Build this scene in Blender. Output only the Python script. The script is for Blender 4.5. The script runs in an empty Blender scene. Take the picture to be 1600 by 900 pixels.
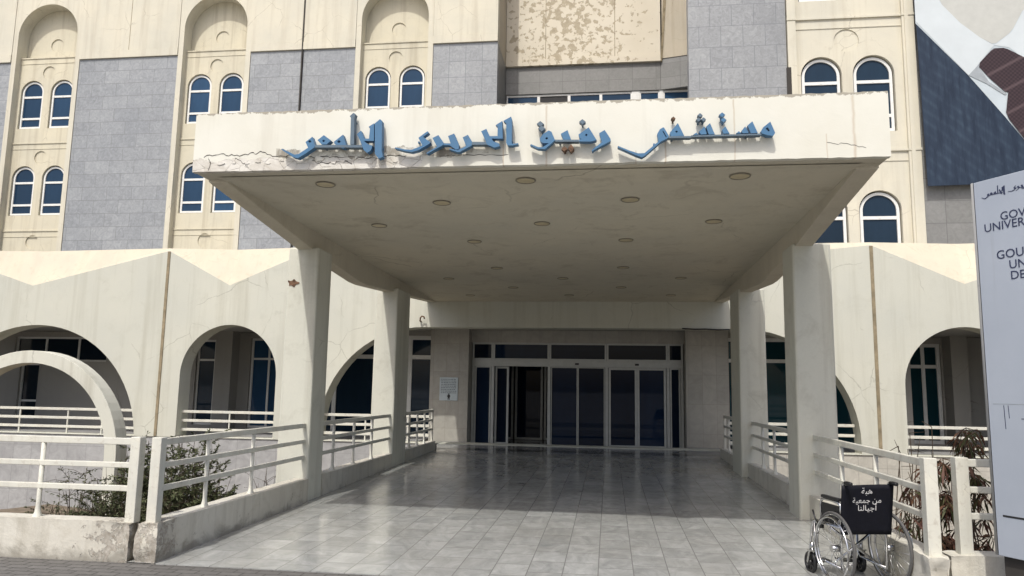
import bpy, bmesh, math, random
from mathutils import Vector, Matrix, noise
from mathutils.geometry import tessellate_polygon
random.seed(7)
PI = math.pi
S = bpy.context.scene
COL = S.collection

# ------------------------------------------------------------------ camera, sky, sun
EYE = Vector((0, 0, 1.6))
CR = Vector((0.99161032, 0.12823986, 0.01623319))
CU = Vector((0.00118629, -0.13460538, 0.99089857))
CF = Vector((-0.12925777, 0.98256599, 0.13362822))
cam = bpy.data.cameras.new('camera')
cam.sensor_width = 36.0
cam.lens = 36.0 * 1165.5 / 1600.0
cam.clip_start, cam.clip_end = 0.05, 2000
camo = bpy.data.objects.new('camera', cam)
COL.objects.link(camo)
m3 = Matrix((CR, CU, -CF)).transposed()
camo.matrix_world = Matrix.Translation(EYE) @ m3.to_4x4()
S.camera = camo

SUN_EL, SUN_AZ = 54.0, 13.0      # azimuth: degrees to the left of straight behind the camera
w = bpy.data.worlds.new('World')
S.world = w
w.use_nodes = True
nt = w.node_tree
nt.nodes.clear()
sky = nt.nodes.new('ShaderNodeTexSky')
sky.sky_type = 'NISHITA'
sky.sun_disc = False
sky.sun_elevation = math.radians(SUN_EL)
sky.sun_rotation = math.radians(180 + SUN_AZ)
sky.dust_density = 4.0
sky.air_density = 0.8
sky.ozone_density = 0.8
bg = nt.nodes.new('ShaderNodeBackground')
bg.inputs[1].default_value = 0.15
wo = nt.nodes.new('ShaderNodeOutputWorld')
nt.links.new(sky.outputs[0], bg.inputs[0])
nt.links.new(bg.outputs[0], wo.inputs[0])
sun = bpy.data.lights.new('sun', 'SUN')
sun.energy = 2.4
sun.angle = math.radians(0.9)
sun.color = (1.0, 0.975, 0.915)
suno = bpy.data.objects.new('sun', sun)
COL.objects.link(suno)
_a, _e = math.radians(SUN_AZ), math.radians(SUN_EL)
TOSUN = Vector((-math.sin(_a) * math.cos(_e), -math.cos(_a) * math.cos(_e), math.sin(_e)))
suno.rotation_euler = TOSUN.to_track_quat('Z', 'Y').to_euler()
suno.location = (-6, -20, 30)
S.view_settings.view_transform = 'Standard'
S.view_settings.look = 'None'
S.view_settings.gamma = 1
S.view_settings.use_curve_mapping = False
S.view_settings.exposure = 0.24
S.cycles.max_bounces = 8
S.cycles.diffuse_bounces = 4
S.cycles.glossy_bounces = 4

# ------------------------------------------------------------------ helpers: tracing on real planes
def ray(x, y):
    return CF * 1165.5 + CR * (x - 800) - CU * (y - 450)
def atY(x, y, D):
    d = ray(x, y)
    return EYE + d * (D / d.y)
def atZ(x, y, z):
    d = ray(x, y)
    return EYE + d * ((z - EYE.z) / d.z)

# ------------------------------------------------------------------ helpers: objects
WPOS = {}
def thing(name, label, cat, loc=(0, 0, 0), group=None, rotz=0.0):
    o = bpy.data.objects.new(name, None)
    COL.objects.link(o)
    o.empty_display_size = 0.2
    o.location = loc
    o.rotation_euler = (0, 0, rotz)
    WPOS[o.name] = Vector(loc)
    o['label'] = label
    o['category'] = cat
    if group:
        o['group'] = group
    return o
def link(name, mesh, parent=None, world=True, offset=(0, 0, 0)):
    """world: vertices are in world coordinates (plus offset); otherwise in the parent's own frame."""
    o = bpy.data.objects.new(name, mesh)
    COL.objects.link(o)
    off = Vector(offset)
    if parent is not None:
        o.parent = parent
        if world:
            o.location = off - WPOS.get(parent.name, Vector((0, 0, 0)))
        else:
            o.location = off
    else:
        o.location = off
    WPOS[o.name] = off.copy() if world else Vector((0, 0, 0))
    return o
def sub(name, mesh, parent):
    """a sub-part that shares its part's own coordinates"""
    o = bpy.data.objects.new(name, mesh)
    COL.objects.link(o)
    o.parent = parent
    return o
def tag(o, label=None, cat=None, group=None, kind=None):
    if label: o['label'] = label
    if cat: o['category'] = cat
    if group: o['group'] = group
    if kind: o['kind'] = kind
    return o

class MB:
    def __init__(s):
        s.v, s.f, s.sm = [], [], []
    def face(s, pts, smooth=False):
        i = len(s.v)
        s.v += [tuple(p) for p in pts]
        s.f.append(tuple(range(i, i + len(pts))))
        s.sm.append(smooth)
    def box(s, x0, x1, y0, y1, z0, z1):
        i = len(s.v)
        s.v += [(x0, y0, z0), (x1, y0, z0), (x1, y1, z0), (x0, y1, z0), (x0, y0, z1), (x1, y0, z1), (x1, y1, z1), (x0, y1, z1)]
        for q in ((0, 3, 2, 1), (4, 5, 6, 7), (0, 1, 5, 4), (1, 2, 6, 5), (2, 3, 7, 6), (3, 0, 4, 7)):
            s.f.append(tuple(i + k for k in q)); s.sm.append(False)
        return s
    def beam(s, a, b, wd, ht, up=(0, 0, 1)):
        """square bar from a to b, wd across, ht along 'up'"""
        a, b = Vector(a), Vector(b)
        d = (b - a).normalized()
        u = Vector(up)
        sd = d.cross(u)
        if sd.length < 1e-4:
            sd = d.cross(Vector((1, 0, 0)))
        sd.normalize()
        u = sd.cross(d).normalized()
        i = len(s.v)
        for p in (a, b):
            for q, r in ((-1, -1), (1, -1), (1, 1), (-1, 1)):
                s.v.append(tuple(p + sd * (q * wd / 2) + u * (r * ht / 2)))
        for q in ((0, 1, 2, 3), (7, 6, 5, 4), (0, 4, 5, 1), (1, 5, 6, 2), (2, 6, 7, 3), (3, 7, 4, 0)):
            s.f.append(tuple(i + k for k in q)); s.sm.append(False)
        return s
    def tube(s, pts, r, n=8, closed=False, cap=True):
        pts = [Vector(p) for p in pts]
        m = len(pts)
        rs = r if isinstance(r, (list, tuple)) else [r] * m
        base = len(s.v)
        ref = None
        for k, p in enumerate(pts):
            if closed:
                d = pts[(k + 1) % m] - pts[k - 1]
            else:
                d = pts[min(k + 1, m - 1)] - pts[max(k - 1, 0)]
            d = d.normalized() if d.length > 1e-9 else Vector((0, 0, 1))
            if ref is None:
                ref = d.orthogonal().normalized()
            ref = ref - d * ref.dot(d)
            ref = ref.normalized() if ref.length > 1e-6 else d.orthogonal().normalized()
            bn = d.cross(ref)
            for j in range(n):
                a = 2 * PI * j / n
                s.v.append(tuple(p + (ref * math.cos(a) + bn * math.sin(a)) * rs[k]))
        for k in range(m if closed else m - 1):
            k2 = (k + 1) % m
            for j in range(n):
                s.f.append((base + k * n + j, base + k * n + (j + 1) % n, base + k2 * n + (j + 1) % n, base + k2 * n + j)); s.sm.append(True)
        if cap and not closed:
            s.f.append(tuple(base + j for j in range(n))[::-1]); s.sm.append(False)
            s.f.append(tuple(base + (m - 1) * n + j for j in range(n))); s.sm.append(False)
        return s
    def ring(s, c, axis, r, rad, n=40, k=8):
        c, ax = Vector(c), Vector(axis).normalized()
        u = ax.orthogonal().normalized(); v = ax.cross(u)
        return s.tube([c + (u * math.cos(2 * PI * i / n) + v * math.sin(2 * PI * i / n)) * r for i in range(n)], rad, k, closed=True)
    def disc(s, c, axis, r, th, n=24):
        c, ax = Vector(c), Vector(axis).normalized()
        return s.tube([c - ax * th / 2, c + ax * th / 2], r, n)
    def plate(s, outline, holes=(), y0=0.0, y1=0.1, T=None, back=True):
        """flat plate in a u,w plane with real holes; y0 the front depth, y1 the back depth"""
        T = T or (lambda u, w_, d: (u, d, w_))
        loops = [list(outline)] + [list(h) for h in holes]
        tri = tessellate_polygon([[Vector((p[0], p[1], 0)) for p in lp] for lp in loops])
        flat = [p for lp in loops for p in lp]
        i = len(s.v)
        s.v += [tuple(T(p[0], p[1], y0)) for p in flat]
        j = len(s.v)
        s.v += [tuple(T(p[0], p[1], y1)) for p in flat]
        for t in tri:
            s.f.append((i + t[0], i + t[1], i + t[2])); s.sm.append(False)
            if back:
                s.f.append((j + t[2], j + t[1], j + t[0])); s.sm.append(False)
        o = 0
        for lp in loops:
            n = len(lp)
            for k in range(n):
                k2 = (k + 1) % n
                s.f.append((i + o + k, j + o + k, j + o + k2, i + o + k2)); s.sm.append(False)
            o += n
        return s
    def mesh(s, name, mat, recalc=True, weld=True):
        me = bpy.data.meshes.new(name)
        me.from_pydata(s.v, [], s.f)
        me.polygons.foreach_set('use_smooth', s.sm)
        if recalc or weld:
            bm = bmesh.new(); bm.from_mesh(me)
            if weld:
                bmesh.ops.remove_doubles(bm, verts=bm.verts, dist=1e-5)
            if recalc:
                bmesh.ops.recalc_face_normals(bm, faces=bm.faces)
            bm.to_mesh(me); bm.free()
        me.materials.append(mat)
        return me
    def part(s, name, mat, parent, bevel=0.0, **k):
        o = link(name, s.mesh(name, mat, **k), parent)
        if bevel: add_bevel(o, bevel)
        return o
def add_bevel(o, wd, seg=2):
    b = o.modifiers.new('bevel', 'BEVEL')
    b.width = wd; b.segments = seg; b.limit_method = 'ANGLE'; b.angle_limit = math.radians(40)

def rect(x0, x1, z0, z1):
    return [(x0, z0), (x1, z0), (x1, z1), (x0, z1)]
def arch(xc, r, z0, zs, n=20):
    """arched opening outline from sill z0, spring line zs, radius r"""
    return [(xc - r, z0), (xc + r, z0)] + [(xc + r * math.cos(PI * k / n), zs + r * math.sin(PI * k / n)) for k in range(n + 1)]
def circ(xc, zc, r, n=24):
    return [(xc + r * math.cos(2 * PI * k / n), zc + r * math.sin(2 * PI * k / n)) for k in range(n)]

def rough_box(x0, x1, y0, y1, z0, z1, cell=0.08, amp=0.006, mat=None, name='wall', parent=None, extra=None):
    """a box cut into small cells whose surface is worn and uneven"""
    bm = bmesh.new()
    def grid(o, u, v, nu, nv):
        vs = [[bm.verts.new(Vector(o) + Vector(u) * (i / nu) + Vector(v) * (j / nv)) for j in range(nv + 1)] for i in range(nu + 1)]
        for i in range(nu):
            for j in range(nv):
                bm.faces.new((vs[i][j], vs[i + 1][j], vs[i + 1][j + 1], vs[i][j + 1]))
    dx, dy, dz = x1 - x0, y1 - y0, z1 - z0
    nx, ny, nz = max(2, round(dx / cell)), max(2, round(dy / cell)), max(2, round(dz / cell))
    grid((x0, y0, z0), (dx, 0, 0), (0, 0, dz), nx, nz); grid((x0, y1, z0), (dx, 0, 0), (0, 0, dz), nx, nz)
    grid((x0, y0, z0), (0, dy, 0), (0, 0, dz), ny, nz); grid((x1, y0, z0), (0, dy, 0), (0, 0, dz), ny, nz)
    grid((x0, y0, z1), (dx, 0, 0), (0, dy, 0), nx, ny); grid((x0, y0, z0), (dx, 0, 0), (0, dy, 0), nx, ny)
    bmesh.ops.remove_doubles(bm, verts=bm.verts, dist=1e-4)
    bmesh.ops.recalc_face_normals(bm, faces=bm.faces)
    bm.normal_update()
    for v in bm.verts:
        a = amp * (1 + (extra(v.co) if extra else 0))
        nn = noise.noise(v.co * 3.1) * 0.7 + noise.noise(v.co * 11.0) * 0.5
        v.co += v.normal * (nn * a - a * 0.35)
    me = bpy.data.meshes.new(name)
    bm.to_mesh(me); bm.free()
    me.polygons.foreach_set('use_smooth', [True] * len(me.polygons))
    me.materials.append(mat)
    me.set_sharp_from_angle(angle=math.radians(38))
    return link(name, me, parent)

# ------------------------------------------------------------------ helpers: procedural materials
class NT:
    def __init__(s, name):
        s.m = bpy.data.materials.new(name); s.m.use_nodes = True
        s.t = s.m.node_tree; s.t.nodes.clear()
        s.out = s.n('ShaderNodeOutputMaterial'); s.b = s.n('ShaderNodeBsdfPrincipled')
        s.l(s.b.outputs[0], s.out.inputs[0])
        s.co = s.n('ShaderNodeTexCoord').outputs['Object']
    def n(s, t, **k):
        x = s.t.nodes.new(t)
        for a, v in k.items(): setattr(x, a, v)
        return x
    def l(s, a, b): s.t.links.new(a, b)
    def mapc(s, scale=(1, 1, 1), loc=(0, 0, 0), co=None):
        x = s.n('ShaderNodeMapping'); x.inputs['Scale'].default_value = scale; x.inputs['Location'].default_value = loc
        s.l(co or s.co, x.inputs[0]); return x.outputs[0]
    def noise(s, scale, detail=4, rough=0.55, co=None, dist=0.0):
        x = s.n('ShaderNodeTexNoise'); x.inputs['Scale'].default_value = scale
        x.inputs['Detail'].default_value = detail; x.inputs['Roughness'].default_value = rough; x.inputs['Distortion'].default_value = dist
        s.l(co or s.co, x.inputs['Vector']); return x.outputs[0]
    def ramp(s, fac, stops):
        x = s.n('ShaderNodeValToRGB'); e = x.color_ramp.elements
        while len(e) < len(stops): e.new(0.5)
        for k, (p, c) in enumerate(stops):
            e[k].position = p
            e[k].color = (c, c, c, 1) if not isinstance(c, tuple) else (*c, 1)
        s.l(fac, x.inputs[0]); return x.outputs[0]
    def mix(s, fac, a, b, mode='MIX'):
        x = s.n('ShaderNodeMix', data_type='RGBA', blend_type=mode)
        for inp, v in ((0, fac), (6, a), (7, b)):
            if isinstance(v, (int, float)): x.inputs[inp].default_value = v
            elif isinstance(v, tuple): x.inputs[inp].default_value = (*v, 1)
            else: s.l(v, x.inputs[inp])
        return x.outputs[2]
    def math(s, op, a, b=0.0, c=0.0):
        x = s.n('ShaderNodeMath', operation=op)
        for i, v in enumerate((a, b, c)):
            if isinstance(v, (int, float)): x.inputs[i].default_value = v
            else: s.l(v, x.inputs[i])
        return x.outputs[0]
    def xyz(s):
        x = s.n('ShaderNodeSeparateXYZ'); s.l(s.co, x.inputs[0]); return x.outputs
    def comb(s, a, b, c=0.0):
        x = s.n('ShaderNodeCombineXYZ')
        for i, v in enumerate((a, b, c)):
            if isinstance(v, (int, float)): x.inputs[i].default_value = v
            else: s.l(v, x.inputs[i])
        return x.outputs[0]
    def bump(s, h, strength=0.2, dist=0.02):
        x = s.n('ShaderNodeBump'); x.inputs['Strength'].default_value = strength; x.inputs['Distance'].default_value = dist
        s.l(h, x.inputs['Height']); s.l(x.outputs[0], s.b.inputs['Normal'])
    def col(s, c):
        if isinstance(c, tuple): s.b.inputs['Base Color'].default_value = (*c, 1)
        else: s.l(c, s.b.inputs['Base Color'])
    def set(s, rough=None, metal=None, spec=None, **k):
        for key, v in (('Roughness', rough), ('Metallic', metal), ('Specular IOR Level', spec)):
            if v is None: continue
            if isinstance(v, (int, float)): s.b.inputs[key].default_value = v
            else: s.l(v, s.b.inputs[key])
        return s

def paint(name, c, dirt=(0.2, 0.17, 0.12), var=0.10, streak=0.35, blotch=0.25, rough=0.75, bump=0.12, scale=1.0, wscale=1.0, crack=0.5):
    """old outdoor wall paint: slow tone drift, run-down streaks, grimy blotches, fine grain"""
    t = NT(name)
    dark = tuple(x * (1 - 2.2 * var) for x in c)
    warm = (min(1, c[0] * (1 + var)), c[1] * (1 + 0.5 * var), c[2] * (1 - 0.3 * var))
    a = t.noise(0.55 * scale, 5, 0.6)
    base = t.mix(t.ramp(a, [(0.3, 0.0), (0.7, 1.0)]), dark, warm)
    base = t.mix(0.55, c, base)
    st = t.noise(1.0, 5, 0.65, co=t.mapc((3.2 * wscale, 3.2 * wscale, 0.16 * wscale)))
    base = t.mix(t.math('MULTIPLY', t.ramp(st, [(0.50, 0.0), (0.72, 1.0)]), streak), base, dirt)
    bl = t.noise(2.3 * scale, 8, 0.72, dist=0.6)
    base = t.mix(t.math('MULTIPLY', t.ramp(bl, [(0.54, 0.0), (0.70, 1.0)]), blotch), base, tuple(0.6 * p + 0.4 * q for p, q in zip(dirt, c)))
    pv = t.n('ShaderNodeTexVoronoi'); pv.inputs['Scale'].default_value = 0.55 * scale
    t.l(t.mapc((1, 1, 0.8)), pv.inputs['Vector'])
    base = t.mix(t.math('MULTIPLY', pv.outputs['Color'], 0.14), base, tuple(x * 0.72 for x in c))
    hv = t.n('ShaderNodeTexVoronoi'); hv.feature = 'DISTANCE_TO_EDGE'; hv.inputs['Scale'].default_value = 0.9 * scale
    wp = t.n('ShaderNodeMixRGB'); wp.inputs[0].default_value = 0.22
    t.l(t.co, wp.inputs[1]); nz = t.n('ShaderNodeTexNoise'); nz.inputs['Scale'].default_value = 2.4; nz.inputs['Detail'].default_value = 7; t.l(t.co, nz.inputs['Vector']); t.l(nz.outputs['Color'], wp.inputs[2])
    t.l(wp.outputs[0], hv.inputs['Vector'])
    hm = t.math('MULTIPLY', t.ramp(hv.outputs['Distance'], [(0.0, 1.0), (0.008, 0.0)]), t.ramp(a, [(0.52, 0.0), (0.60, crack)]))
    base = t.mix(hm, base, tuple(x * 0.45 for x in dirt))
    fine = t.noise(38 * scale, 3, 0.7)
    base = t.mix(0.10, base, t.ramp(fine, [(0.35, tuple(x * 0.75 for x in c)), (0.65, tuple(min(1, x * 1.1) for x in c))]))
    t.col(base)
    t.set(rough=rough, spec=0.25)
    t.bump(t.math('ADD', t.math('MULTIPLY', bl, 0.7), t.math('MULTIPLY', fine, 0.3)), bump, 0.012)
    return t.m

def simple(name, c, rough=0.5, metal=0.0, spec=0.5, var=0.12, scale=8.0, bump=0.0):
    t = NT(name)
    n = t.noise(scale, 5, 0.6)
    t.col(t.mix(t.ramp(n, [(0.3, 0.0), (0.7, 1.0)]), tuple(x * (1 - var) for x in c), tuple(min(1, x * (1 + var)) for x in c)))
    t.set(rough=rough, metal=metal, spec=spec)
    if bump: t.bump(t.noise(scale * 4, 4), bump, 0.005)
    return t.m

def tiles(name, c1, c2, mortar, bw, bh, axes='xz', mort=0.012, offset=0.5, rough=0.45, vein=0.35, veinscale=3.0, off=(0, 0), bump=0.25, spec=0.4, stain=None, freq=2):
    t = NT(name)
    o = t.xyz()
    ix = {'x': 0, 'y': 1, 'z': 2}
    co = t.comb(t.math('ADD', o[ix[axes[0]]], off[0]), t.math('ADD', o[ix[axes[1]]], off[1]))
    b = t.n('ShaderNodeTexBrick')
    b.offset = offset; b.offset_frequency = freq
    b.inputs['Color1'].default_value = (*c1, 1); b.inputs['Color2'].default_value = (*c2, 1); b.inputs['Mortar'].default_value = (*mortar, 1)
    b.inputs['Scale'].default_value = 1.0; b.inputs['Mortar Size'].default_value = mort / 2; b.inputs['Mortar Smooth'].default_value = 0.3
    b.inputs['Bias'].default_value = 0.0
    b.inputs['Brick Width'].default_value = bw; b.inputs['Row Height'].default_value = bh
    t.l(co, b.inputs['Vector'])
    v = t.noise(veinscale, 9, 0.7, dist=1.4)
    base = t.mix(vein, b.outputs['Color'], t.mix(t.ramp(v, [(0.32, 0.0), (0.68, 1.0)]), tuple(x * 0.55 for x in c1), tuple(min(1, x * 1.35) for x in c2)))
    big = t.noise(0.35, 4, 0.6)
    base = t.mix(t.ramp(big, [(0.35, 0.0), (0.75, 0.28)]), base, stain or tuple(x * 0.6 for x in c1))
    base = t.mix(b.outputs['Fac'], base, mortar)
    t.col(base)
    t.set(rough=t.math('ADD', t.math('MULTIPLY', t.noise(5.0, 5, 0.6), 0.25), rough - 0.12), spec=spec)
    t.bump(t.math('SUBTRACT', t.math('MULTIPLY', v, 0.06), b.outputs['Fac']), bump, 0.006)
    return t.m

M = {}
M['cream'] = paint('cream_wall_paint', (0.63, 0.605, 0.505), dirt=(0.28, 0.22, 0.14), streak=0.32, blotch=0.2)
M['cream_bay'] = paint('cream_bay_paint', (0.61, 0.575, 0.455), dirt=(0.22, 0.17, 0.10), streak=0.45, blotch=0.32)
M['arcade'] = paint('arcade_paint', (0.555, 0.56, 0.49), dirt=(0.30, 0.28, 0.2), streak=0.42, blotch=0.3, var=0.07)
M['peach'] = paint('parapet_paint', (0.66, 0.61, 0.49), dirt=(0.34, 0.22, 0.12), streak=0.1, blotch=0.4, scale=2.2)
M['column'] = paint('column_paint', (0.60, 0.60, 0.525), dirt=(0.26, 0.235, 0.17), streak=0.55, blotch=0.5, var=0.06)
M['soffit'] = paint('soffit_paint', (0.60, 0.57, 0.47), dirt=(0.24, 0.19, 0.12), streak=0.15, blotch=0.8, scale=0.8, rough=0.85)
M['beam'] = paint('beam_paint', (0.58, 0.545, 0.45), dirt=(0.14, 0.09, 0.05), streak=0.15, blotch=0.35, scale=0.6)
def plaster_mat():
    t = NT('old_plaster')
    o = t.xyz()
    n1 = t.noise(2.2, 8, 0.7, dist=0.7); n2 = t.noise(9.0, 8, 0.7, dist=0.4); n3 = t.noise(1.1, 4)
    base = t.mix(t.ramp(n3, [(0.35, 0.0), (0.65, 1.0)]), (0.52, 0.495, 0.425), (0.60, 0.58, 0.51))
    base = t.mix(t.ramp(n1, [(0.52, 0.0), (0.64, 0.40)]), base, (0.38, 0.35, 0.28))
    base = t.mix(t.ramp(n2, [(0.62, 0.0), (0.68, 0.6)]), base, (0.20, 0.18, 0.14))
    st = t.noise(1.0, 5, 0.65, co=t.mapc((5, 5, 0.4)))
    base = t.mix(t.ramp(st, [(0.52, 0.0), (0.72, 0.45)]), base, (0.27, 0.245, 0.19))
    # splash dirt along the foot, rubbed-off plaster at the corner by the pavement
    foot = t.math('SUBTRACT', t.math('ADD', 0.10, t.math('MULTIPLY', t.math('SUBTRACT', n1, 0.5), 0.5)), o[2])
    base = t.mix(t.ramp(foot, [(0.0, 0.0), (0.09, 0.6)]), base, (0.20, 0.185, 0.155))
    cx = t.math('SUBTRACT', 0.62, t.math('ABSOLUTE', t.math('ADD', o[0], 4.26)))
    cy = t.math('SUBTRACT', 6.78, o[1])
    brk = t.math('ADD', t.math('MULTIPLY', t.math('SUBTRACT', n2, 0.5), 2.2), t.math('MULTIPLY', cx, 1.0))
    brk = t.math('MULTIPLY', t.ramp(brk, [(0.36, 0.0), (0.42, 1.0)]), t.math('GREATER_THAN', cy, 0.0))
    base = t.mix(t.math('MULTIPLY', brk, 0.8), base, t.mix(t.ramp(t.noise(26, 6, 0.7), [(0.35, 0.0), (0.65, 1.0)]), (0.22, 0.19, 0.15), (0.46, 0.43, 0.38)))
    t.col(base); t.set(rough=0.9, spec=0.2)
    h = t.math('SUBTRACT', t.math('ADD', t.math('MULTIPLY', n2, 0.5), t.math('MULTIPLY', t.noise(30, 5), 0.25)), t.math('MULTIPLY', brk, 0.6))
    t.bump(h, 0.6, 0.02)
    return t.m
M['plaster'] = plaster_mat()
M['rail'] = paint('rail_paint', (0.64, 0.64, 0.575), dirt=(0.22, 0.15, 0.09), streak=0.3, blotch=0.7, scale=7, rough=0.55, bump=0.08)
M['white_frame'] = simple('white_window_frame', (0.72, 0.72, 0.69), 0.45, var=0.06)
M['alu'] = simple('aluminium_frame', (0.40, 0.41, 0.395), 0.42, 0.15, var=0.08)
M['granite'] = tiles('blue_grey_granite', (0.245, 0.258, 0.27), (0.335, 0.348, 0.355), (0.17, 0.175, 0.18), 1.15, 0.58, veinscale=5.0, vein=0.42, mort=0.018, stain=(0.19, 0.21, 0.235))
M['granite_small'] = tiles('blue_grey_granite_small', (0.265, 0.278, 0.29), (0.335, 0.347, 0.355), (0.15, 0.165, 0.185), 0.69, 0.68, offset=0.0, veinscale=6.0, vein=0.42, mort=0.018, off=(0.3, 0.1))
M['granite_tower'] = tiles('grey_granite_tower', (0.245, 0.255, 0.265), (0.315, 0.325, 0.33), (0.16, 0.17, 0.185), 0.62, 0.64, offset=0.5, veinscale=7.0, vein=0.42, mort=0.016, off=(0.2, 0.05))
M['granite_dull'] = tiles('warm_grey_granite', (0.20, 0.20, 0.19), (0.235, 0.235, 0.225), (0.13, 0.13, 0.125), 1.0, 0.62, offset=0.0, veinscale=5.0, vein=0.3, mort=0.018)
M['basewall'] = tiles('grey_base_stone', (0.33, 0.33, 0.33), (0.38, 0.38, 0.375), (0.25, 0.25, 0.245), 0.5, 1.1, offset=0.0, veinscale=3.2, vein=0.45, mort=0.012)
M['basewall_beige'] = tiles('beige_base_stone', (0.45, 0.43, 0.375), (0.50, 0.48, 0.42), (0.3, 0.285, 0.25), 0.3, 1.2, offset=0.0, veinscale=3.2, vein=0.4, mort=0.012)
M['marblewall'] = tiles('beige_marble_cladding', (0.35, 0.335, 0.295), (0.41, 0.39, 0.345), (0.27, 0.255, 0.22), 0.34, 0.72, offset=0.0, veinscale=2.6, vein=0.3, mort=0.008, off=(0.1, 0.15))
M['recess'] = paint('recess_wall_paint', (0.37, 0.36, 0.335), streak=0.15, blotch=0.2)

# worn marble paving under the canopy: rows run towards the door
def floor_mat():
    t = NT('grey_marble_floor')
    o = t.xyz()
    def bricks(c1, c2, mo, sz, bias=0.0):
        b = t.n('ShaderNodeTexBrick'); b.offset = 0.37; b.offset_frequency = 3; b.squash = 1.0
        b.inputs['Color1'].default_value = (*c1, 1); b.inputs['Color2'].default_value = (*c2, 1); b.inputs['Mortar'].default_value = (*mo, 1)
        b.inputs['Scale'].default_value = 1.0; b.inputs['Mortar Size'].default_value = sz; b.inputs['Mortar Smooth'].default_value = 0.2
        b.inputs['Bias'].default_value = bias; b.inputs['Brick Width'].default_value = 0.40; b.inputs['Row Height'].default_value = 0.31
        t.l(t.comb(o[1], t.math('ADD', o[0], 0.1)), b.inputs['Vector']); return b
    b = bricks((0.25, 0.258, 0.25), (0.43, 0.44, 0.425), (0.17, 0.17, 0.155), 0.005)
    rb = bricks((0, 0, 0), (1, 1, 1), (0.5, 0.5, 0.5), 0.0)
    sh = t.math('MULTIPLY', rb.outputs['Color'], 37.0)
    v = t.noise(3.4, 9, 0.70, dist=1.6, co=t.comb(t.math('ADD', o[0], sh), t.math('ADD', t.math('MULTIPLY', o[1], 0.6), sh), sh))
    base = t.mix(0.55, b.outputs['Color'], t.mix(t.ramp(v, [(0.3, 0.0), (0.66, 1.0)]), (0.20, 0.21, 0.205), (0.54, 0.545, 0.525)))
    d = t.noise(0.8, 6, 0.7)
    base = t.mix(t.ramp(d, [(0.42, 0.0), (0.72, 0.5)]), base, (0.22, 0.215, 0.19))
    base = t.mix(b.outputs['Fac'], base, (0.2, 0.2, 0.19))
    t.col(base)
    t.set(rough=t.math('ADD', t.math('MULTIPLY', t.noise(3.0, 6, 0.7), 0.22), 0.05), spec=0.6)
    t.bump(t.math('SUBTRACT', t.math('MULTIPLY', t.noise(1.6, 3), 0.25), b.outputs['Fac']), 0.10, 0.004)
    return t.m
M['floor'] = floor_mat()
M['pavers'] = tiles('grey_block_pavers', (0.125, 0.12, 0.112), (0.165, 0.158, 0.148), (0.06, 0.058, 0.052), 0.2, 0.1, axes='xy', mort=0.012, offset=0.5, rough=0.85, vein=0.35, veinscale=14, bump=0.8, spec=0.3)
M['asphalt'] = simple('forecourt_concrete', (0.38, 0.365, 0.335), 0.9, var=0.2, scale=12, bump=0.4)
M['soil'] = simple('dry_soil', (0.15, 0.12, 0.085), 0.95, var=0.35, scale=6, bump=0.6)

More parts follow.
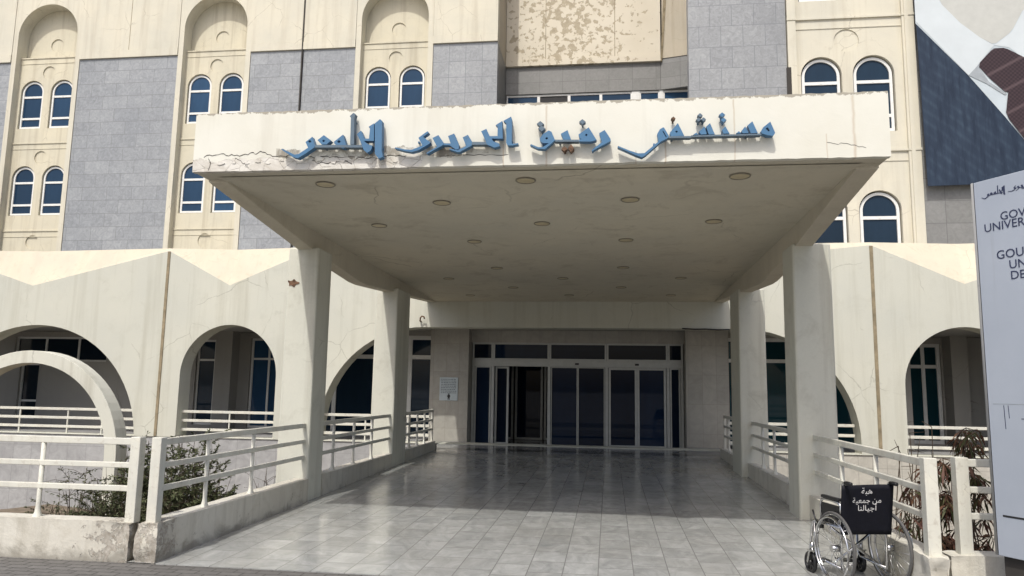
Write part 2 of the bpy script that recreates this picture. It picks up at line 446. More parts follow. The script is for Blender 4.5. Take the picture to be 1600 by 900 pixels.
# white fascia with spalled, cracked plaster along its lower left
def fascia_mat():
    t = NT('canopy_fascia_paint')
    o = t.xyz()
    c = (0.68, 0.665, 0.60)
    a = t.noise(0.7, 5, 0.6)
    base = t.mix(t.ramp(a, [(0.3, 0.0), (0.7, 1.0)]), (0.61, 0.595, 0.51), (0.70, 0.695, 0.625))
    st = t.noise(1.0, 5, 0.7, co=t.mapc((2.6, 2.6, 0.22)))
    base = t.mix(t.math('MULTIPLY', t.ramp(st, [(0.55, 0.0), (0.75, 1.0)]), 0.22), base, (0.33, 0.29, 0.22))
    bl = t.noise(4.0, 8, 0.75, dist=0.8)
    wob = t.math('MULTIPLY', t.math('SUBTRACT', t.noise(5.0, 6, 0.7), 0.5), 0.22)
    z = t.math('ADD', o[2], wob)
    low = t.math('LESS_THAN', z, 3.93)
    xl = t.math('LESS_THAN', t.math('ADD', o[0], t.math('MULTIPLY', wob, 4.0)), -1.9)
    spall = t.math('MULTIPLY', low, xl)
    vo = t.n('ShaderNodeTexVoronoi'); vo.feature = 'DISTANCE_TO_EDGE'; vo.inputs['Scale'].default_value = 6.5
    t.l(t.mapc((1, 1, 1.3)), vo.inputs['Vector'])
    warp = t.math('ADD', vo.outputs['Distance'], t.math('MULTIPLY', t.math('SUBTRACT', t.noise(12, 5), 0.5), 0.12))
    cr = t.ramp(warp, [(0.0, 1.0), (0.03, 0.0)])
    spc = t.mix(t.ramp(bl, [(0.42, 0.0), (0.62, 1.0)]), (0.65, 0.63, 0.575), (0.50, 0.47, 0.41))
    spc = t.mix(t.math('MULTIPLY', cr, 0.5), spc, (0.2, 0.18, 0.15))
    base = t.mix(spall, base, spc)
    # grime under the letters of the left words, flaking of the top edge
    g = t.math('MULTIPLY', t.math('MULTIPLY', t.math('LESS_THAN', t.math('ABSOLUTE', t.math('SUBTRACT', z, 3.985)), 0.045), t.math('LESS_THAN', o[0], -1.2)), t.math('GREATER_THAN', o[0], -3.45))
    base = t.mix(t.math('MULTIPLY', g, t.ramp(bl, [(0.40, 0.0), (0.55, 0.75)])), base, (0.16, 0.135, 0.10))
    top = t.math('GREATER_THAN', t.math('ADD', o[2], t.math('MULTIPLY', t.math('SUBTRACT', t.noise(9.0, 6, 0.75), 0.5), 0.16)), 4.437)
    base = t.mix(t.math('MULTIPLY', top, 0.7), base, (0.22, 0.19, 0.14))
    for xs, zt_, wd in ((0.545, 4.08, 0.012), (2.05, 4.05, 0.008), (-1.05, 4.03, 0.010), (0.26, 3.93, 0.007), (1.2, 4.42, 0.010), (-0.62, 4.42, 0.014), (2.3, 4.42, 0.02)):
        rx = t.math('ABSOLUTE', t.math('SUBTRACT', t.math('ADD', o[0], t.math('MULTIPLY', t.math('SUBTRACT', t.noise(6, 3), 0.5), 0.03)), xs))
        m = t.math('MULTIPLY', t.ramp(rx, [(0.0, 1.0), (wd, 0.0)]), t.math('MULTIPLY', t.math('LESS_THAN', o[2], zt_), t.ramp(st, [(0.3, 0.25), (0.6, 0.6)])))
        base = t.mix(m, base, (0.36, 0.24, 0.13))
    t.col(base)
    t.set(rough=0.8, spec=0.25)
    h = t.math('SUBTRACT', t.math('MULTIPLY', bl, 0.5), t.math('ADD', t.math('MULTIPLY', spall, 0.25), t.math('MULTIPLY', t.math('MULTIPLY', cr, spall), 0.5)))
    t.bump(h, 0.35, 0.02)
    return t.m
M['fascia'] = fascia_mat()

# tan wall high in the middle, its paint flaking off in patches
def peel_mat():
    t = NT('peeling_tan_paint')
    o = t.xyz()
    base = t.mix(t.ramp(t.noise(0.5, 4), [(0.3, 0.0), (0.7, 1.0)]), (0.60, 0.545, 0.435), (0.67, 0.62, 0.51))
    n = t.noise(3.4, 9, 0.6, dist=0.25)
    # more loss in the left-middle panels than on the right one
    m = t.math('ADD', t.math('SUBTRACT', 1.0, t.math('MULTIPLY', t.math('ABSOLUTE', t.math('ADD', o[0], 1.7)), 0.45)), t.math('MULTIPLY', t.math('SUBTRACT', t.noise(0.9, 3), 0.5), 2.2))
    thr = t.math('ADD', n, t.math('MULTIPLY', m, 0.085))
    pe = t.ramp(thr, [(0.568, 0.0), (0.58, 1.0)])
    base = t.mix(pe, base, t.mix(t.ramp(t.noise(7, 5), [(0.3, 0.0), (0.7, 1.0)]), (0.37, 0.32, 0.235), (0.46, 0.405, 0.30)))
    t.col(base); t.set(rough=0.85, spec=0.2)
    t.bump(t.math('SUBTRACT', t.math('MULTIPLY', n, 0.2), pe), 0.3, 0.02)
    return t.m
M['peel'] = peel_mat()
M['tan'] = paint('tan_side_paint', (0.48, 0.435, 0.35), dirt=(0.26, 0.2, 0.13), streak=0.4, blotch=0.25)

def glass(name, c, rough=0.04, spec=0.22, wob=0.02):
    t = NT(name)
    n = t.noise(0.8, 3)
    oi = t.n('ShaderNodeObjectInfo')
    base = t.mix(t.ramp(t.noise(0.9, 5, 0.6, co=t.mapc((1.6, 1.6, 0.5))), [(0.36, 0.0), (0.66, 1.0)]), tuple(x * 0.5 for x in c), tuple(x * 1.7 + 0.004 for x in c))  # lighter blue patches painted in for uneven sky and curtain reflections
    base = t.mix(oi.outputs['Random'], tuple(x * 0.5 for x in c), t.mix(0.6, base, tuple(x * 1.7 for x in c)))
    t.col(base)
    t.set(rough=rough, spec=spec)
    t.bump(t.noise(0.9, 2), wob, 0.02)
    return t.m
M['glass_blue'] = glass('blue_window_glass', (0.018, 0.048, 0.095))
M['glass_navy'] = glass('navy_window_glass', (0.012, 0.026, 0.045))
M['glass_door'] = glass('dark_door_glass', (0.005, 0.013, 0.032), rough=0.02, spec=0.11)
M['glass_teal'] = glass('teal_curtained_glass', (0.010, 0.05, 0.065))
M['dark'] = simple('dark_interior', (0.03, 0.03, 0.032), 0.8)  # the darkness of unlit rooms is put into this colour
M['darkjoint'] = simple('dark_joint', (0.045, 0.04, 0.035), 0.9)
M['brownjoint'] = simple('brown_joint', (0.25, 0.205, 0.13), 0.9, var=0.3, scale=5)
M['letter'] = paint('blue_letter_paint', (0.07, 0.175, 0.315), dirt=(0.10, 0.13, 0.16), streak=0.2, blotch=0.45, scale=5, rough=0.5)
M['letter_grey'] = paint('faded_blue_letter_paint', (0.115, 0.165, 0.215), dirt=(0.10, 0.11, 0.12), streak=0.2, blotch=0.45, scale=5, rough=0.6)
M['rust'] = simple('rusty_bracket', (0.13, 0.075, 0.045), 0.9, var=0.5, scale=25)
M['chrome'] = simple('chrome_tube', (0.62, 0.62, 0.62), 0.16, 1.0, var=0.05)
M['blackplastic'] = simple('black_plastic', (0.012, 0.012, 0.013), 0.4, var=0.2)
M['vinyl'] = simple('black_vinyl', (0.004, 0.0045, 0.009), 0.6, spec=0.25, var=0.25, scale=14, bump=0.25)
M['tyre'] = simple('grey_rubber_tyre', (0.09, 0.088, 0.085), 0.7)
M['white_ink'] = simple('white_ink', (0.62, 0.62, 0.62), 0.7, var=0.2, scale=60)
def totem_mat():
    t = NT('silver_panel')
    n = t.noise(1.1, 5, 0.6)
    base = t.mix(t.ramp(n, [(0.3, 0.0), (0.7, 1.0)]), (0.38, 0.42, 0.48), (0.44, 0.48, 0.54))
    st = t.noise(1.0, 5, 0.7, co=t.mapc((5, 5, 0.3)))
    base = t.mix(t.math('MULTIPLY', t.ramp(st, [(0.58, 0.0), (0.75, 1.0)]), 0.3), base, (0.28, 0.28, 0.29))
    t.col(base); t.set(rough=0.42, metal=0.2, spec=0.4)
    t.bump(t.noise(1.6, 3), 0.06, 0.03)
    return t.m
M['totem'] = totem_mat()
M['totem_cap'] = paint('totem_edge_cap', (0.44, 0.45, 0.45), dirt=(0.3, 0.3, 0.3), streak=0.25, blotch=0.2, rough=0.5)
M['ink'] = simple('dark_blue_ink', (0.025, 0.032, 0.075), 0.5)
M['suit'] = None
def suit_mat():
    t = NT('printed_pinstripe_suit')
    o = t.xyz()
    d = t.math('ADD', t.math('MULTIPLY', o[0], 0.85), t.math('MULTIPLY', o[2], 1.0))
    s1 = t.math('PINGPONG', t.math('ADD', d, t.math('MULTIPLY', t.noise(0.6, 2), 0.25)), 0.17)
    line = t.ramp(s1, [(0.0, 1.0), (0.10, 0.0)])
    n = t.noise(1.5, 6, 0.7, co=t.mapc((4, 1, 0.6)))
    base = t.mix(t.ramp(n, [(0.35, 0.0), (0.7, 1.0)]), (0.014, 0.024, 0.045), (0.028, 0.046, 0.075))
    base = t.mix(t.math('MULTIPLY', t.math('MULTIPLY', line, t.ramp(n, [(0.4, 0.0), (0.7, 1.0)])), 0.22), base, (0.10, 0.14, 0.19))
    t.col(base); t.set(rough=0.6, spec=0.25); return t.m
M['suit'] = suit_mat()
M['shirt'] = simple('printed_white_shirt', (0.47, 0.53, 0.56), 0.6, var=0.10, scale=1.2)
M['collar'] = simple('printed_white_collar', (0.54, 0.585, 0.60), 0.6, var=0.06, scale=1.2)
M['skin'] = simple('printed_grey_skin', (0.47, 0.475, 0.44), 0.6, var=0.05, scale=5)
M['printline'] = simple('printed_seam_grey', (0.30, 0.33, 0.35), 0.6)
def tie_mat():
    t = NT('printed_plum_tie')
    o = t.xyz()
    d = t.math('ADD', t.math('MULTIPLY', o[0], -0.55), o[2])
    line = t.ramp(t.math('PINGPONG', d, 0.33), [(0.0, 1.0), (0.07, 0.0)])
    ck = t.n('ShaderNodeTexChecker'); ck.inputs['Scale'].default_value = 18
    t.l(t.co, ck.inputs[0])
    base = t.mix(ck.outputs['Fac'], (0.030, 0.019, 0.023), (0.05, 0.031, 0.036))
    base = t.mix(t.math('MULTIPLY', line, 0.45), base, (0.17, 0.12, 0.125))
    t.col(base); t.set(rough=0.6, spec=0.25); return t.m
M['tie'] = tie_mat()
def leaf_mat(name, a, b):
    t = NT(name)
    n = t.noise(7.0, 3)
    t.col(t.mix(t.ramp(n, [(0.35, 0.0), (0.65, 1.0)]), a, b)); t.set(rough=0.6, spec=0.3)
    return t.m
M['twig'] = leaf_mat('brown_twig', (0.055, 0.04, 0.028), (0.10, 0.075, 0.05))
M['leaf_dry'] = leaf_mat('dry_red_brown_leaf', (0.075, 0.03, 0.024), (0.14, 0.075, 0.04))
M['leaf_olive'] = leaf_mat('olive_leaf', (0.05, 0.06, 0.022), (0.10, 0.095, 0.04))
M['leaf_green'] = leaf_mat('dull_green_shrub_leaf', (0.05, 0.062, 0.026), (0.10, 0.11, 0.05))
M['board'] = simple('pale_notice_board', (0.47, 0.53, 0.55), 0.5, var=0.08)
M['greytext'] = simple('grey_print', (0.12, 0.14, 0.16), 0.6)
M['lamp_glass'] = simple('frosted_lamp_disc', (0.52, 0.45, 0.29), 0.5, var=0.1)
M['lamp_ring'] = simple('lamp_trim_ring', (0.24, 0.22, 0.17), 0.5)
M['cable'] = simple('black_cable', (0.015, 0.015, 0.015), 0.6)
M['brickhole'] = simple('exposed_brick', (0.16, 0.09, 0.055), 0.95, var=0.6, scale=22, bump=0.8)

# ------------------------------------------------------------------ the ground
PIT = -1.6
def FZ(y):     # the entrance paving climbs slowly towards the doors
    return 0.15 * min(1.0, max(0.0, (y - 6.42) / 11.0))
g = MB()
g.box(-400, 400, -400, 6.42, -0.4, -0.012)
for x0, x1, y0, y1 in ((-400, -30, 6.42, 60), (20, 400, 6.42, 60), (-400, 400, 60, 400)):
    g.box(x0, x1, y0, y1, -0.4, -0.012)
tag(link('ground', g.mesh('ground', M['asphalt'])), kind='structure')
g = MB(); g.face([(-40, 2.2, 0), (30, 2.2, 0), (30, 6.44, 0), (-40, 6.44, 0)])
tag(link('pavement', g.mesh('pavement', M['pavers'], recalc=False)), kind='structure')
g = MB()
ys = [6.47, 8, 10, 12, 14, 16, 17.42, 24]
for a, b in zip(ys, ys[1:]):
    x0, x1 = (-4.3, 2.7) if b <= 17.42 else (-4.75, 3.1)
    g.face([(x0, a, FZ(a)), (x1, a, FZ(a)), (x1, b, FZ(b)), (x0, b, FZ(b))])
g.face([(-4.02, 6.47, -0.3), (2.4, 6.47, -0.3), (2.4, 6.47, FZ(6.47)), (-4.02, 6.47, FZ(6.47))])
fl = link('entrance_floor', g.mesh('entrance_floor', M['floor'], recalc=False)); tag(fl, kind='structure')
g = MB()
for x0, x1 in ((-30, -4.1), (2.5, 20)):
    n = 24
    for i in range(n):
        for j in range(10):
            def P(i, j):
                x = x0 + (x1 - x0) * i / n; y = 6.5 + 11.2 * j / 10
                return (x, y, PIT + 0.25 * noise.noise(Vector((x * 0.6, y * 0.6, 0))))
            g.face([P(i, j), P(i + 1, j), P(i + 1, j + 1), P(i, j + 1)], True)
tag(link('garden_bed', g.mesh('garden_bed', M['soil'])), kind='structure')
# solid base of the ramp between the two sunken beds
g = MB(); g.box(-4.10, 2.50, 6.5, 17.4, PIT - 0.4, -0.02)
tag(link('ramp_base', g.mesh('ramp_base', M['basewall'])), kind='structure')
g = MB()
g.box(-20.5, -4.76, 17.56, 24, 0.12, 0.262); g.box(3.11, 12.5, 17.56, 24, 0.12, 0.262)
tag(link('terrace_floor', g.mesh('terrace_floor', M['basewall'])), kind='structure')

# ------------------------------------------------------------------ hospital building: upper facades
HB = thing('hospital_building', 'cream hospital block with blue grey granite panels and paired arched windows behind the arcade', 'building', (-8, 28.5, 0))
YL, YC, YR = 28.5, 31.0, 21.0
SILLS_L = [4.80 + 3.94 * k for k in range(3)]          # sills of the left wing's storeys: 4.8, 8.8, 12.7
WW, WH = 1.03, 2.16
def window_meshes(wd, ht, t1, t2):
    """an arched window: ring, two transoms, one glass sheet (local frame: sill centre)"""
    r = wd / 2
    f = MB()
    fr = 0.075
    ou = arch(0, r, 0, ht - r)
    inn = arch(0, r - fr, fr, ht - r)
    f.plate(ou, [inn], 0.0, 0.07)
    f.box(-r + fr, r - fr, 0.012, 0.06, t1 - 0.045, t1 + 0.045)
    f.box(-r + fr, r - fr, 0.012, 0.06, t2 - 0.045, t2 + 0.045)
    f.box(-0.022, 0.022, 0.004, 0.012, t1 - 0.02, t1 + 0.02)
    p = MB(); p.plate(arch(0, r - 0.02, 0.02, ht - r), [], 0.045, 0.055)
    return f, p
_wf, _wp = window_meshes(WW, WH, WH - 0.71, 0.45)
ME_WF = _wf.mesh('window', M['white_frame']); ME_WP = _wp.mesh('pane', M['glass_blue']); ME_WPN = _wp.mesh('pane', M['glass_navy'])
def window(x, y, z, pane):
    o = link('window', ME_WF, HB, offset=(x, y, z))
    sub('pane', pane, o)

BAYS = [-24.80, -16.83, -8.86]
ZT = 24.0
# cream wall: everything above the granite, plus the slim strips that flank each bay
def bay_notch(xc, half=1.44, z0=3.0, zs=16.9):
    return arch(xc, half, z0, zs, 28)
for k, xc in enumerate(BAYS):
    pass
out = rect(-34, -4.49, 3.0, ZT)
mb = MB()
# strips beside bays and the wall above
xs = -34
segs = []
for xc in BAYS:
    ol = [(xc - 1.66, 3.0), (xc - 1.44, 3.0), (xc - 1.44, 16.9)] + [(xc + 1.44 * math.cos(PI - PI * k / 28), 16.9 + 1.44 * math.sin(PI - PI * k / 28)) for k in range(1, 28)] + \
         [(xc + 1.44, 16.9), (xc + 1.44, 3.0), (xc + 1.66, 3.0), (xc + 1.66, ZT), (xc - 1.66, ZT)]
    mb = MB(); mb.plate(ol, [], YL, YL + 0.61)
    mb.part('bay_surround', M['cream'], HB)
edges = [-34] + [e for xc in BAYS for e in (xc - 1.66, xc + 1.66)] + [-4.49]
for a, b in zip(edges[0::2], edges[1::2]):
    m_ = MB(); m_.box(a + 0.012, b - 0.012, YL - 0.02, YL + 0.4, 16.00, ZT)
    m_.box(a + 0.012, b - 0.012, YL - 0.045, YL + 0.4, 15.66, 15.985)
    m_.part('upper_wall', M['cream'], HB)
    seg = [(a, b)]
    if a == -16.83 + 1.66 or abs(a + 15.17) < 0.02:
        seg = [(a, -12.86), (-12.82, b)]
        d = MB(); d.box(-12.865, -12.815, YL - 0.06, YL + 0.02, 3, ZT); d.part('expansion_joint', M['darkjoint'], HB)
    for p, q in seg:
        m_ = MB(); m_.box(p + 0.015, q - 0.015, YL + 0.03, YL + 0.4, 3.0, 15.64)
        m_.part('granite_panel', M['granite_small'] if a > -8 else M['granite'], HB)
    if b - a > 4:
        for xx in ((a + b) / 2,):
            if abs(xx + 12.84) > 0.1:
                d = MB(); d.box(xx - 0.012, xx + 0.012, YL - 0.023, YL, 16.0, ZT); d.part('wall_groove', M['brownjoint'], HB)
# bay panels with their windows, medallions and string courses
for bi, xc in enumerate(BAYS):
    holes, meds, wins = [], [], []
    for z in (8.76, 12.70):
        for dx in (-0.73, 0.73):
            holes.append(arch(xc + dx, WW / 2 + 0.04, z - 0.03, z + WH - WW / 2)); wins.append((xc + dx, z))
    for z in (7.55, 11.33, 15.25, 16.68):
        meds.append((xc, z, 0.30 if z < 16 else 0.31))
    mb = MB()
    lo_m = [m_ for m_ in meds if m_[1] < 16]; hi_m = [m_ for m_ in meds if m_[1] > 16]
    mb.plate(rect(xc - 1.45, xc + 1.45, 3.0, 15.96), holes + [circ(x, z, r) for x, z, r in lo_m], YL + 0.30, YL + 0.50)
    mb.plate(rect(xc - 1.5, xc + 1.5, 15.5, 18.5), [circ(x, z, r) for x, z, r in hi_m], YL + 0.62, YL + 0.80)
    for x, z, r in meds:
        yy = YL + (0.0 if z < 16 else 0.32)
        mb.plate(circ(x, z, r - 0.002), [], yy + 0.345, yy + 0.45)
    for z in (8.02, 11.96, 15.92):
        mb.box(xc - 1.44, xc + 1.44, YL + 0.265, YL + 0.32, z - 0.005, z + 0.045)
        mb.box(xc - 1.44, xc + 1.44, YL + 0.282, YL + 0.32, z - 0.25, z - 0.225)
    mb.part('bay_panel', M['cream_bay'], HB)
    for x, z in wins:
        window(x, YL + 0.37, z, ME_WP)
# dark sheet behind the left wing's glass, coloured like an unlit room
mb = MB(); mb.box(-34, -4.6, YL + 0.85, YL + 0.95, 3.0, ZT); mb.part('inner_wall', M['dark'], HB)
# return of the left wing towards the recess
mb = MB(); mb.box(-4.86, -4.50, YL + 0.41, YC + 0.3, 3.0, 15.62); mb.part('granite_return', M['granite_dull'], HB)
mb = MB(); mb.box(-4.86, -4.50, YL + 0.41, YC + 0.3, 15.63, ZT); mb.part('tan_return', M['tan'], HB)
# recessed centre: peeling tan wall, granite band, strip window
mb = MB(); mb.box(-4.49, 2.19, YC - 0.12, YC + 0.2, 15.90, ZT); mb.box(-4.49, 2.19, YC - 0.16, YC + 0.2, 15.60, 15.885)
mb.part('peeling_wall', M['peel'], HB)
for xx in (-2.75, 0.25):
    mb = MB(); mb.box(xx - 0.012, xx + 0.012, YC - 0.123, YC, 15.9, ZT)
    mb.part('wall_groove', M['brownjoint'], HB)
mb = MB(); mb.box(-4.49, 2.19, YC - 0.02, YC + 0.2, 14.36, 15.59); mb.part('granite_band', M['granite_dull'], HB)
mb = MB()
mb.plate([(2.19, 15.60), (2.25, 15.60), (2.86, ZT), (2.60, ZT)], [], YC - 0.13, YC - 0.0)
mb.part('dark_downpipe', M['brownjoint'], HB)
mb = MB()
def fac(u, w_, d): return (2.2 + u, YC + d - u * 0.25, w_)
mb.plate(rect(0.06, 3.2, 15.74, ZT), [], -0.05, 0.2, T=fac); mb.part('tan_side_wall', M['tan'], HB)
mb = MB(); mb.plate(rect(0.0, 3.2, 14.36, 15.73), [], -0.02, 0.2, T=fac); mb.part('granite_side_band', M['granite_dull'], HB)
mb = MB(); mb.box(-4.49, 6, YC + 0.35, YC + 0.5, 3, 14.4); mb.part('inner_wall', M['dark'], HB)  # dark sheet painted as the unlit room behind the strip window
cuts = [-4.46, -3.05, -1.72, -0.35, 0.98, 1.30, 2.14, 2.3, 3.4]
for i, (a, b) in enumerate(zip(cuts, cuts[1:])):
    if b - a < 0.4: 
        mb = MB(); mb.box(a, b, YC + 0.02, YC + 0.2, 12.2, 14.35); mb.part('window_pier', M['white_frame'], HB); continue
    mb = MB(); mb.plate(rect(a, b, 12.2, 14.34), [rect(a + 0.06, b - 0.06, 12.3, 14.26)], YC + 0.05, YC + 0.13)
    f = mb.part('strip_window', M['white_frame'], HB)
    p = MB(); p.box(a + 0.05, b - 0.05, YC + 0.085, YC + 0.095, 12.25, 14.3)
    q = link('pane', p.mesh('pane', M['dark'] if i == 1 else M['glass_blue']), None); q.parent = f
# right wing, nearer
mb = MB(); mb.box(2.29, 5.02, YR, YR + 0.4, 3.0, ZT); mb.part('granite_panel', M['granite_tower'], HB)
mb = MB(); mb.plate([(0, 0), (1, 0), (1, 1), (0, 1)], [], 0, 1, T=lambda u, w_, d: (2.30 + 0.2 * u + d * 1.9, YR + 0.41 + d * 9.4, 3.0 + w_ * (ZT - 3)))
mb.part('granite_return', M['granite_dull'], HB)
XB = 6.75
mb = MB()
mb.box(5.05, 5.28, YR - 0.06, YR + 0.4, 3, ZT); mb.box(8.14, 8.46, YR - 0.06, YR + 0.4, 3, ZT)
mb.box(8.20, 8.30, YR - 0.09, YR, 3, ZT)
mb.part('bay_surround', M['cream'], HB)
mb = MB(); mb.box(5.0, 5.12, YR - 0.066, YR + 0.3, 9.75, 10.75); mb.part('vent_slot', M['darkjoint'], HB)
holes, wins, meds = [], [], []
for z in (4.95, 8.86, 12.78):
    for dx in (-0.80, 0.60):
        holes.append(arch(XB + dx, 0.555, z - 0.03, z + WH - 0.515)); wins.append((XB + dx, z))
for z in (7.62, 11.52, 15.4):
    meds.append((XB - 0.09, z, 0.34))
mb = MB()
mb.plate(rect(5.27, 8.15, 3.0, ZT), holes + [circ(x, z, r) for x, z, r in meds], YR + 0.02, YR + 0.25)
for x, z, r in meds:
    mb.plate(circ(x, z, r - 0.002), [], YR + 0.05, YR + 0.2)
for z in (8.26, 12.18):
    mb.box(5.28, 8.15, YR - 0.03, YR + 0.1, z - 0.01, z + 0.045); mb.box(5.28, 8.15, YR - 0.0, YR + 0.1, z - 0.29, z - 0.26)
    mb.box(5.04, 5.29, YR - 0.08, YR, z - 0.02, z + 0.045); mb.box(8.135, 8.475, YR - 0.08, YR, z - 0.02, z + 0.045)
mb.part('bay_panel', M['cream'], HB)
for x, z in wins:
    window(x, YR + 0.10, z, ME_WPN)
mb = MB(); mb.box(5.1, 8.4, YR + 0.3, YR + 0.42, 3, ZT); mb.part('inner_wall', M['dark'], HB)  # dark sheet painted as the unlit rooms of the right wing
mb = MB(); mb.box(8.48, 22, YR - 0.02, YR + 0.4, 3, ZT); mb.part('granite_panel', M['granite_dull'], HB)
# flat roofs and back, so that the block is closed
mb = MB()
mb.box(-34, -4.4, YL + 0.71, 45, ZT - 0.3, ZT - 0.02); mb.box(-4.4, 3, YC + 0.51, 45, ZT - 0.3, ZT - 0.02); mb.box(3, 22, YR + 0.5, 45, ZT - 0.3, ZT - 0.02)
mb.box(-34, 22, 45, 45.3, 0, ZT)
mb.part('roof', M['recess'], HB)

# ------------------------------------------------------------------ entrance arcade
AY = 17.5
AR = thing('entrance_arcade', 'pale ground floor arcade with round arches, zigzag parapet and the glazed entrance', 'arcade', (-0.7, 17.5, 0))
lows = [-20.3, -14.9, -9.45, -0.73, 7.8, 13.2]
peaks = [-17.7, -11.15, -7.33, 5.87, 10.3]
zlow, zpk, ztop = 4.06, 4.95, 5.02
zig = [(-20.3, zlow)]
for i in range(len(peaks)):
    zig += [(peaks[i], zpk), (lows[i + 1], zlow if lows[i + 1] != -0.73 else 4.3)]
def seg_arc(cx, cz, r, a0, a1, n=18):
    return [(cx + r * math.cos(math.radians(a0 + (a1 - a0) * k / n)), cz + r * math.sin(math.radians(a0 + (a1 - a0) * k / n))) for k in range(n + 1)]
def central():
    # the broad middle opening: two quarter arcs joined by a flat head
    return [(-6.95, 0.28), (5.48, 0.28)] + seg_arc(2.98, 0.53, 2.5, 0, 90) + seg_arc(-4.45, 0.53, 2.5, 90, 180)
def a_open(xc, r, zs, z0=0.28):
    pts = [(xc - r, z0), (xc + r, z0)]
    return pts + seg_arc(xc, zs, r, 0, 180, 32)
outline = [(-20.3, 0.28)] + [(13.2, 0.28), (13.2, zlow)] + [p for p in zig[::-1][1:]]
holes = [a_open(-9.36, 1.26, 1.80), a_open(7.75, 1.30, 1.80), central()]
# arch 1 is wide and low
holes.append(a_open(-14.65, 2.93, 0.281, 0.281)[2:])
holes[-1] = [(x, max(z, 0.281)) for x, z in seg_arc(-14.65, 0.10, 2.93, 3.6, 176.4, 40)]
# openings start a hair above the wall's lower edge so that the plate stays one piece
def lift(h): return [(x, max(z, 0.30)) for x, z in h]
holes = [lift(h) for h in holes]
mb = MB(); mb.plate(outline, holes, AY, AY + 0.5)
o = mb.part('arcade_wall', M['arcade'], AR)
add_bevel(o, 0.012, 2)
mb = MB()
for i, p in enumerate(peaks):
    l0, l1 = lows[i], lows[i + 1]
    for (xl, s) in ((l0, 0), (l1, 1)):
        zl = 4.3 if xl == -0.73 else zlow
        a, b = Vector((xl, AY + 0.002, zl)), Vector((p, AY + 0.002, zpk))
        tp, tl = Vector((p, AY + 0.03, ztop)), Vector((xl, AY + 0.30, ztop))
        mb.face([a, tl, tp, b])
        mb.face([tl, tp, tp + Vector((0, 0.6, 0)), tl + Vector((0, 0.4, 0))])
mb.part('parapet', M['peach'], AR)
for xj in (-11.15, 5.87):
    mb = MB(); mb.box(xj - 0.035, xj + 0.035, AY - 0.02, AY + 0.01, 0.3, 4.93)
    mb.part('expansion_joint', M['brownjoint'], AR)
# base wall below the terrace
mb = MB(); mb.box(-20.3, -4.12, AY + 0.03, AY + 0.4, PIT - 0.3, 0.277); mb.part('base_wall', M['basewall'], AR)
mb = MB(); mb.box(2.52, 13.2, AY + 0.03, AY + 0.4, PIT - 0.3, 0.277); mb.part('base_wall', M['basewall_beige'], AR)
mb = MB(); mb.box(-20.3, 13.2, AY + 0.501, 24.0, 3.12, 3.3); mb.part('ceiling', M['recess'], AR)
mb = MB(); mb.box(-20.3, 13.2, AY + 0.65, 28.4, 4.6, 4.75); mb.part('roof', M['recess'], AR)
# inner wall of the arcade with its windows
GY = 20.9
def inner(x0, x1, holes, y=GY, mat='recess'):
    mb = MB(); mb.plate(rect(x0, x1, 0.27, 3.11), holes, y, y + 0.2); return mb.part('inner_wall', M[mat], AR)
def glaz(x0, x1, z0, z1, y, mulls=(), trans=(), gm='glass_navy', fw=0.06, name='window'):
    mb = MB()
    mb.plate(rect(x0, x1, z0, z1), [rect(x0 + fw, x1 - fw, z0 + fw, z1 - fw)], y, y + 0.08)
    for m_ in mulls: mb.box(m_ - fw / 2, m_ + fw / 2, y + 0.006, y + 0.075, z0 + fw, z1 - fw)
    for t_ in trans: mb.box(x0 + fw, x1 - fw, y + 0.012, y + 0.07, t_ - fw / 2, t_ + fw / 2)
    f = mb.part(name, M['white_frame'] if name == 'window' else M['alu'], AR)
    p = MB(); p.box(x0 + fw / 2, x1 - fw / 2, y + 0.036, y + 0.046, z0 + fw / 2, z1 - fw / 2)
    q = link('pane', p.mesh('pane', M[gm])); q.parent = f; q.location = (0, 0, 0)
    return f
# left: windows seen through the wide arch
inner(-20.3, -9.05, [rect(-18.2, -15.1, 2.20, 2.95), rect(-17.95, -17.3, 0.45, 2.14), rect(-12.2, -11.6, 0.4, 2.9), rect(-10.5, -9.15, 0.35, 2.95)])
glaz(-18.2, -15.1, 2.20, 2.95, GY + 0.08, (-17.2, -16.1))
glaz(-17.95, -17.3, 0.45, 2.14, GY + 0.08, (), (1.0,))
glaz(-12.2, -11.6, 0.4, 2.9, GY + 0.08, (), (2.3,))
glaz(-10.5, -9.15, 0.35, 2.95, GY + 0.08, (-9.95,), (2.35,), 'glass_blue')
mb = MB(); mb.box(-11.35, -10.85, GY - 0.45, GY - 0.005, 0.263, 3.118); mb.part('pilaster', M['recess'], AR)
mb = MB(); mb.box(-9.05, -8.85, 19.7, GY + 0.2, 0.263, 3.118); mb.part('pilaster', M['recess'], AR)
LY = 19.75
glaz(-8.85, -4.62, 0.27, 2.98, LY, (-7.45, -5.35), (2.40,), 'glass_navy', 0.11)
mb = MB(); mb.box(-8.85, -4.62, LY, LY + 0.1, 2.985, 3.118); mb.part('window_head', M['recess'], AR)
# right, mirrored
glaz(2.93, 7.2, 0.27, 2.98, LY, (3.35, 3.62, 5.1), (2.40,), 'glass_teal', 0.09)
mb = MB(); mb.box(2.93, 7.2, LY, LY + 0.1, 2.985, 3.118); mb.part('window_head', M['recess'], AR)
mb = MB(); mb.box(7.2, 7.4, 19.7, GY + 0.2, 0.263, 3.118); mb.part('pilaster', M['recess'], AR)
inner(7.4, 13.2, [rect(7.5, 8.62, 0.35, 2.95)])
glaz(7.5, 8.62, 0.35, 2.95, GY + 0.08, (8.2,), (2.35,), 'glass_teal', 0.09)
mb = MB(); mb.box(8.66, 9.05, GY - 0.5, GY - 0.005, 0.263, 3.118); mb.part('pilaster', M['recess'], AR)
